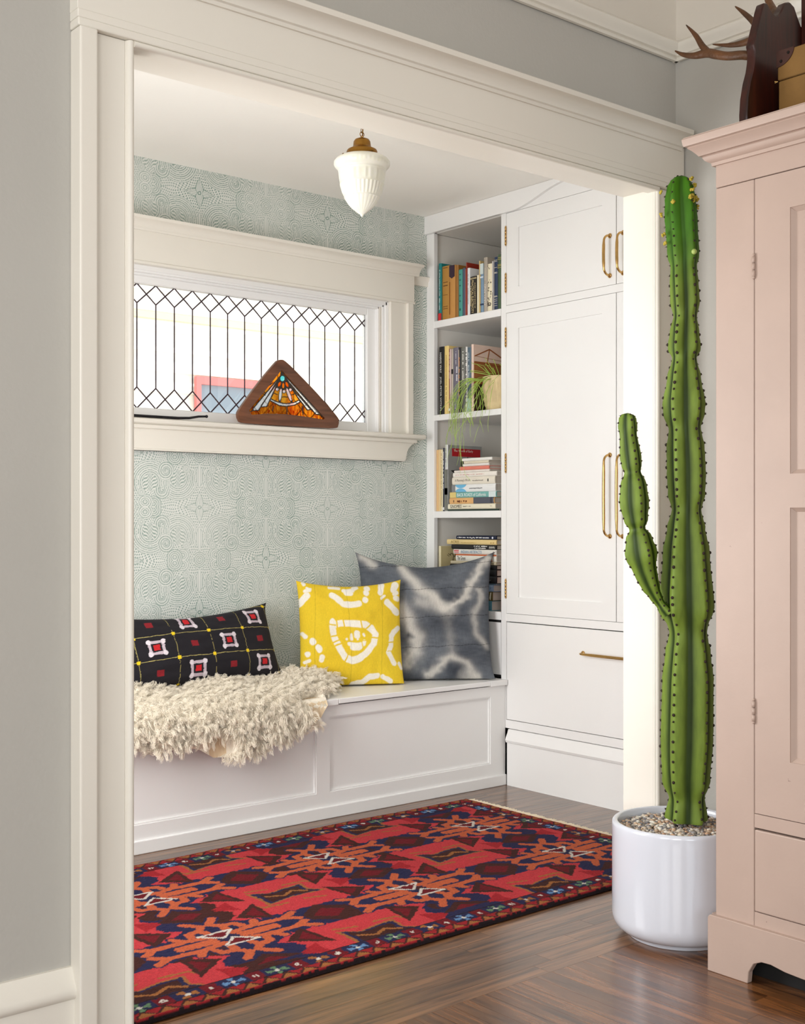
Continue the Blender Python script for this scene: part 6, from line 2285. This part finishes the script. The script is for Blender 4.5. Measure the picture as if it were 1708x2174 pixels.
# door
dmb = MB()
dy0, dy1, dz0, dz1 = 1.207, 1.7420, 0.4155, 1.9605
pz = ((0.553, 1.159), (1.240, 1.873))
dmb.box(XP, XP + 0.02, 1.645, dy1, dz0, dz1).box(XP, XP + 0.02, dy0, 1.305, dz0, dz1)
dmb.box(XP, XP + 0.02, 1.305, 1.645, dz0, pz[0][0]).box(XP, XP + 0.02, 1.305, 1.645, pz[0][1], pz[1][0]).box(XP, XP + 0.02, 1.305, 1.645, pz[1][1], dz1)
pd = obj('door', dmb, M_pink, pk)
for a, b2 in pz:
    obj('panel', MB().box(XP + 0.0125, XP + 0.018, 1.300, 1.650, a - 0.005, b2 + 0.005), M_pink, pd)
    w = 0.010
    mb = MB()
    x_a, x_b = XP + 0.003, XP + 0.0125
    def quad(p1, p2, p3, p4): 
        n = len(mb.v); mb.v += [p1, p2, p3, p4]; mb.f.append((n, n + 1, n + 2, n + 3))
    quad((x_a, 1.645, a), (x_a, 1.645, b2), (x_b, 1.645 - w, b2 - w), (x_b, 1.645 - w, a + w))
    quad((x_a, 1.305, a), (x_b, 1.305 + w, a + w), (x_b, 1.305 + w, b2 - w), (x_a, 1.305, b2))
    quad((x_a, 1.645, a), (x_b, 1.645 - w, a + w), (x_b, 1.305 + w, a + w), (x_a, 1.305, a))
    quad((x_a, 1.645, b2), (x_a, 1.305, b2), (x_b, 1.305 + w, b2 - w), (x_b, 1.645 - w, b2 - w))
    obj('panel_moulding', mb, M_pink, pd)
for zc_ in (1.748, 0.664):
    mb = MB()
    for k in range(3):
        a = zc_ - 0.025 + 0.017 * k
        mb.tube([(XP - 0.0035, 1.7435, a), (XP - 0.0035, 1.7435, a + 0.0155)], 0.0042, 8)
    mb.ball((XP - 0.0035, 1.7435, zc_ + 0.028), 0.004, 8, 5); mb.ball((XP - 0.0035, 1.7435, zc_ - 0.027), 0.004, 8, 5)
    obj('hinge', mb, M_pink, pd, smooth=True)
obj('drawer', MB().box(XP - 0.002, XP + 0.018, 1.208, 1.742, 0.1765, 0.3755), M_pink, pk, bevel=0.003, seg=2)
# plinth with shaped cut-out
ply = [(PYB + 0.014, 0.0), (PYB + 0.014, 0.134), (PYB + 0.008, 0.141), (PYA - 0.014, 0.141), (PYA - 0.014, 0.0), (1.197, 0.0), (1.200, 0.028), (1.214, 0.052), (1.236, 0.062), (1.262, 0.063), (1.30, 0.056), (1.345, 0.053), (1.475, 0.051), (1.605, 0.053), (1.65, 0.056),
       (1.688, 0.063), (1.714, 0.062), (1.736, 0.052), (1.750, 0.028), (1.753, 0.0)]
obj('plinth', MB().prism(ply, 'x', XP - 0.015, XP + 0.004), M_pink, pk, bevel=0.0015)
obj('plinth_shade_board', MB().box(XP + 0.05, XP + 0.062, PYA, PYB - 0.003, 0.0, 0.135), M_black, pk)  # black board added so the arch opening reads as deep shade
obj('plinth_side', MB().box(XP + 0.004, XR - 0.012, PYB - 0.002, PYB + 0.014, 0.0, 0.140), M_pink, pk)
obj('plinth_side', MB().box(XP + 0.004, XR - 0.012, PYA - 0.014, PYA - 0.002, 0.0, 0.140), M_pink, pk)
# cornice: stepped mouldings projecting at front and far side
cor = [(0.0, 2.018), (0.007, 2.018), (0.008, 2.026), (0.013, 2.028), (0.020, 2.033), (0.024, 2.040), (0.022, 2.0435), (0.030, 2.044), (0.033, 2.048), (0.042, 2.058), (0.050, 2.064), (0.049, 2.0675), (0.056, 2.069), (0.058, 2.073), (0.060, 2.086), (0.056, 2.0905)]
mb = MB()
n = len(cor)
for (a, z) in cor: mb.v.append((XP - a, PYA - a, z))
for (a, z) in cor: mb.v.append((XP - a, PYB + a, z))
for (a, z) in cor: mb.v.append((XR - 0.012, PYB + a, z))
for i in range(n - 1):
    mb.f.append((i, n + i, n + i + 1, i + 1))
    mb.f.append((n + i, 2 * n + i, 2 * n + i + 1, n + i + 1))
smooth_by_angle(obj('cornice', mb, M_pink, pk), 25)
obj('top_board', MB().prism([(XP - 0.057, PYA - 0.057), (XP - 0.057, PYB + 0.057), (XR - 0.012, PYB + 0.057), (XR - 0.012, PYA - 0.057)], 'z', 2.078, 2.0905), M_pink, pk)

# ------------------------------------------------------------------ antler mount on the wardrobe
ZT = 2.091
an = thing('antler_mount', 'brown deer antlers on a shaped red-brown wooden plaque standing on the pink wardrobe', 'antlers', (2.72, 1.775, ZT))
half = [(0.16, 0.0), (0.185, 0.0), (0.186, 0.03), (0.182, 0.07), (0.172, 0.11), (0.160, 0.14), (0.154, 0.165), (0.152, 0.19), (0.158, 0.205), (0.150, 0.225), (0.135, 0.265), (0.122, 0.300), (0.114, 0.318), (0.100, 0.322), (0.090, 0.314), (0.078, 0.304), (0.062, 0.300), (0.050, 0.304), (0.036, 0.322), (0.020, 0.345), (0.0, 0.352)]
cxp = 2.733
poly = [(cxp - a, ZT + z) for a, z in half] + [(cxp + a, ZT + z) for a, z in half[::-1][1:]]
smooth_by_angle(obj('plaque', MB().prism(poly, 'y', 1.752, 1.776), M_plaque, an, bevel=0.003), 40)
obj('batten', MB().box(2.782, 2.83, 1.738, 1.752, 2.33, 2.47), M_plaque, an, bevel=0.002)
M_antler = mat('antler_horn', (96, 60, 30), rough=0.5, var=0.45, vscale=18, bump=0.35, bscale=70, stretch=(1, 1, 1))


def spline(pts, n=6):
    out = []
    P4 = [Vector(p) for p in pts]
    for i in range(len(P4) - 1):
        a = P4[max(i - 1, 0)]; b = P4[i]; c = P4[i + 1]; d = P4[min(i + 2, len(P4) - 1)]
        for k in range(n):
            t = k / n
            out.append(0.5 * ((2 * b) + (c - a) * t + (2 * a - 5 * b + 4 * c - d) * t * t + (3 * b - a - 3 * c + d) * t ** 3))
    out.append(P4[-1])
    return out


def horn(name, pts, rads):
    p = spline(pts)
    r = np.interp(np.linspace(0, 1, len(p)), np.linspace(0, 1, len(rads)), rads).tolist()
    mb = MB().tube(p, r, 10)
    return obj(name, mb, M_antler, an, smooth=True)


XA = 2.605
horn('antler_beam', [(XA + 0.03, 1.765, 2.280), (XA, 1.80, 2.290), (XA - 0.005, 1.845, 2.300), (XA - 0.005, 1.88, 2.314), (XA, 1.910, 2.328), (XA, 1.95, 2.333), (XA, 1.985, 2.346), (XA, 2.012, 2.364)], [0.012, 0.0115, 0.011, 0.012, 0.012, 0.0085, 0.006, 0.0015])
horn('antler_tine', [(XA, 1.905, 2.326), (XA, 1.925, 2.350), (XA, 1.946, 2.384), (XA - 0.002, 1.975, 2.420)], [0.010, 0.0085, 0.0065, 0.0012])
XA = 2.715
horn('antler_beam', [(XA + 0.02, 1.772, 2.36), (XA, 1.83, 2.372), (XA, 1.877, 2.3715), (XA, 1.921, 2.379), (XA, 1.973, 2.397)], [0.012, 0.010, 0.0085, 0.006, 0.0015])
horn('antler_tine', [(XA + 0.005, 1.80, 2.37), (XA, 1.835, 2.398), (XA, 1.850, 2.420), (XA, 1.877, 2.450), (XA, 1.903, 2.475)], [0.011, 0.009, 0.008, 0.006, 0.0015])
XA = 2.80
horn('antler_beam', [(XA - 0.03, 1.77, 2.40), (XA - 0.04, 1.80, 2.425), (XA - 0.02, 1.83, 2.455), (XA, 1.86, 2.50), (XA, 1.88, 2.55)], [0.014, 0.013, 0.012, 0.009, 0.004])

# ------------------------------------------------------------------ old travelling box on the wardrobe
bx = thing('storage_box', 'worn tan canvas box with a dark leather corner on top of the pink wardrobe', 'box', (2.76, 1.55, ZT))
M_canvas = mat('old_canvas', (126, 92, 44), rough=0.85, var=0.18, vscale=9, bump=0.2, bscale=60)
BXF, BYB = 2.630, 1.718
obj('body', MB().box(BXF, 2.93, 1.36, BYB, ZT + 0.0005, ZT + 0.116), M_canvas, bx, bevel=0.003, seg=2)
obj('lid', MB().box(BXF - 0.002, 2.932, 1.358, BYB + 0.002, ZT + 0.118, ZT + 0.188), M_canvas, bx, bevel=0.004, seg=2)
lc = [(BYB + 0.003, ZT + 0.189), (BYB + 0.003, ZT + 0.150)]
for i in range(9):
    a = PI / 2 * i / 8
    lc.append((BYB + 0.003 - 0.048 * math.sin(a), ZT + 0.189 - 0.040 * math.cos(a)))
obj('leather_corner', MB().prism(lc, 'x', BXF - 0.0045, BXF + 0.01), mat('old_leather', (62, 30, 20), rough=0.6, var=0.2, vscale=40), bx)
rv = MB()
rv.ball((BXF - 0.004, BYB - 0.010, ZT + 0.162), 0.004, 8, 5); rv.ball((BXF - 0.004, BYB - 0.030, ZT + 0.178), 0.004, 8, 5)
obj('rivet', rv, mat('rivet', (30, 22, 18), rough=0.5, metal=0.5), bx)
tf = MB()
for k in range(7):
    e_ = Vector((-0.5, 0.8, random.uniform(-0.8, 0.6))).normalized()
    tf.tube([(BXF - 0.001, BYB + 0.001, ZT + 0.116), tuple(Vector((BXF - 0.001, BYB + 0.001, ZT + 0.116)) + e_ * 0.008)], [0.0008, 0.0003], 4)
obj('frayed_thread', tf, mat('thread', (196, 160, 96), rough=0.9), bx)
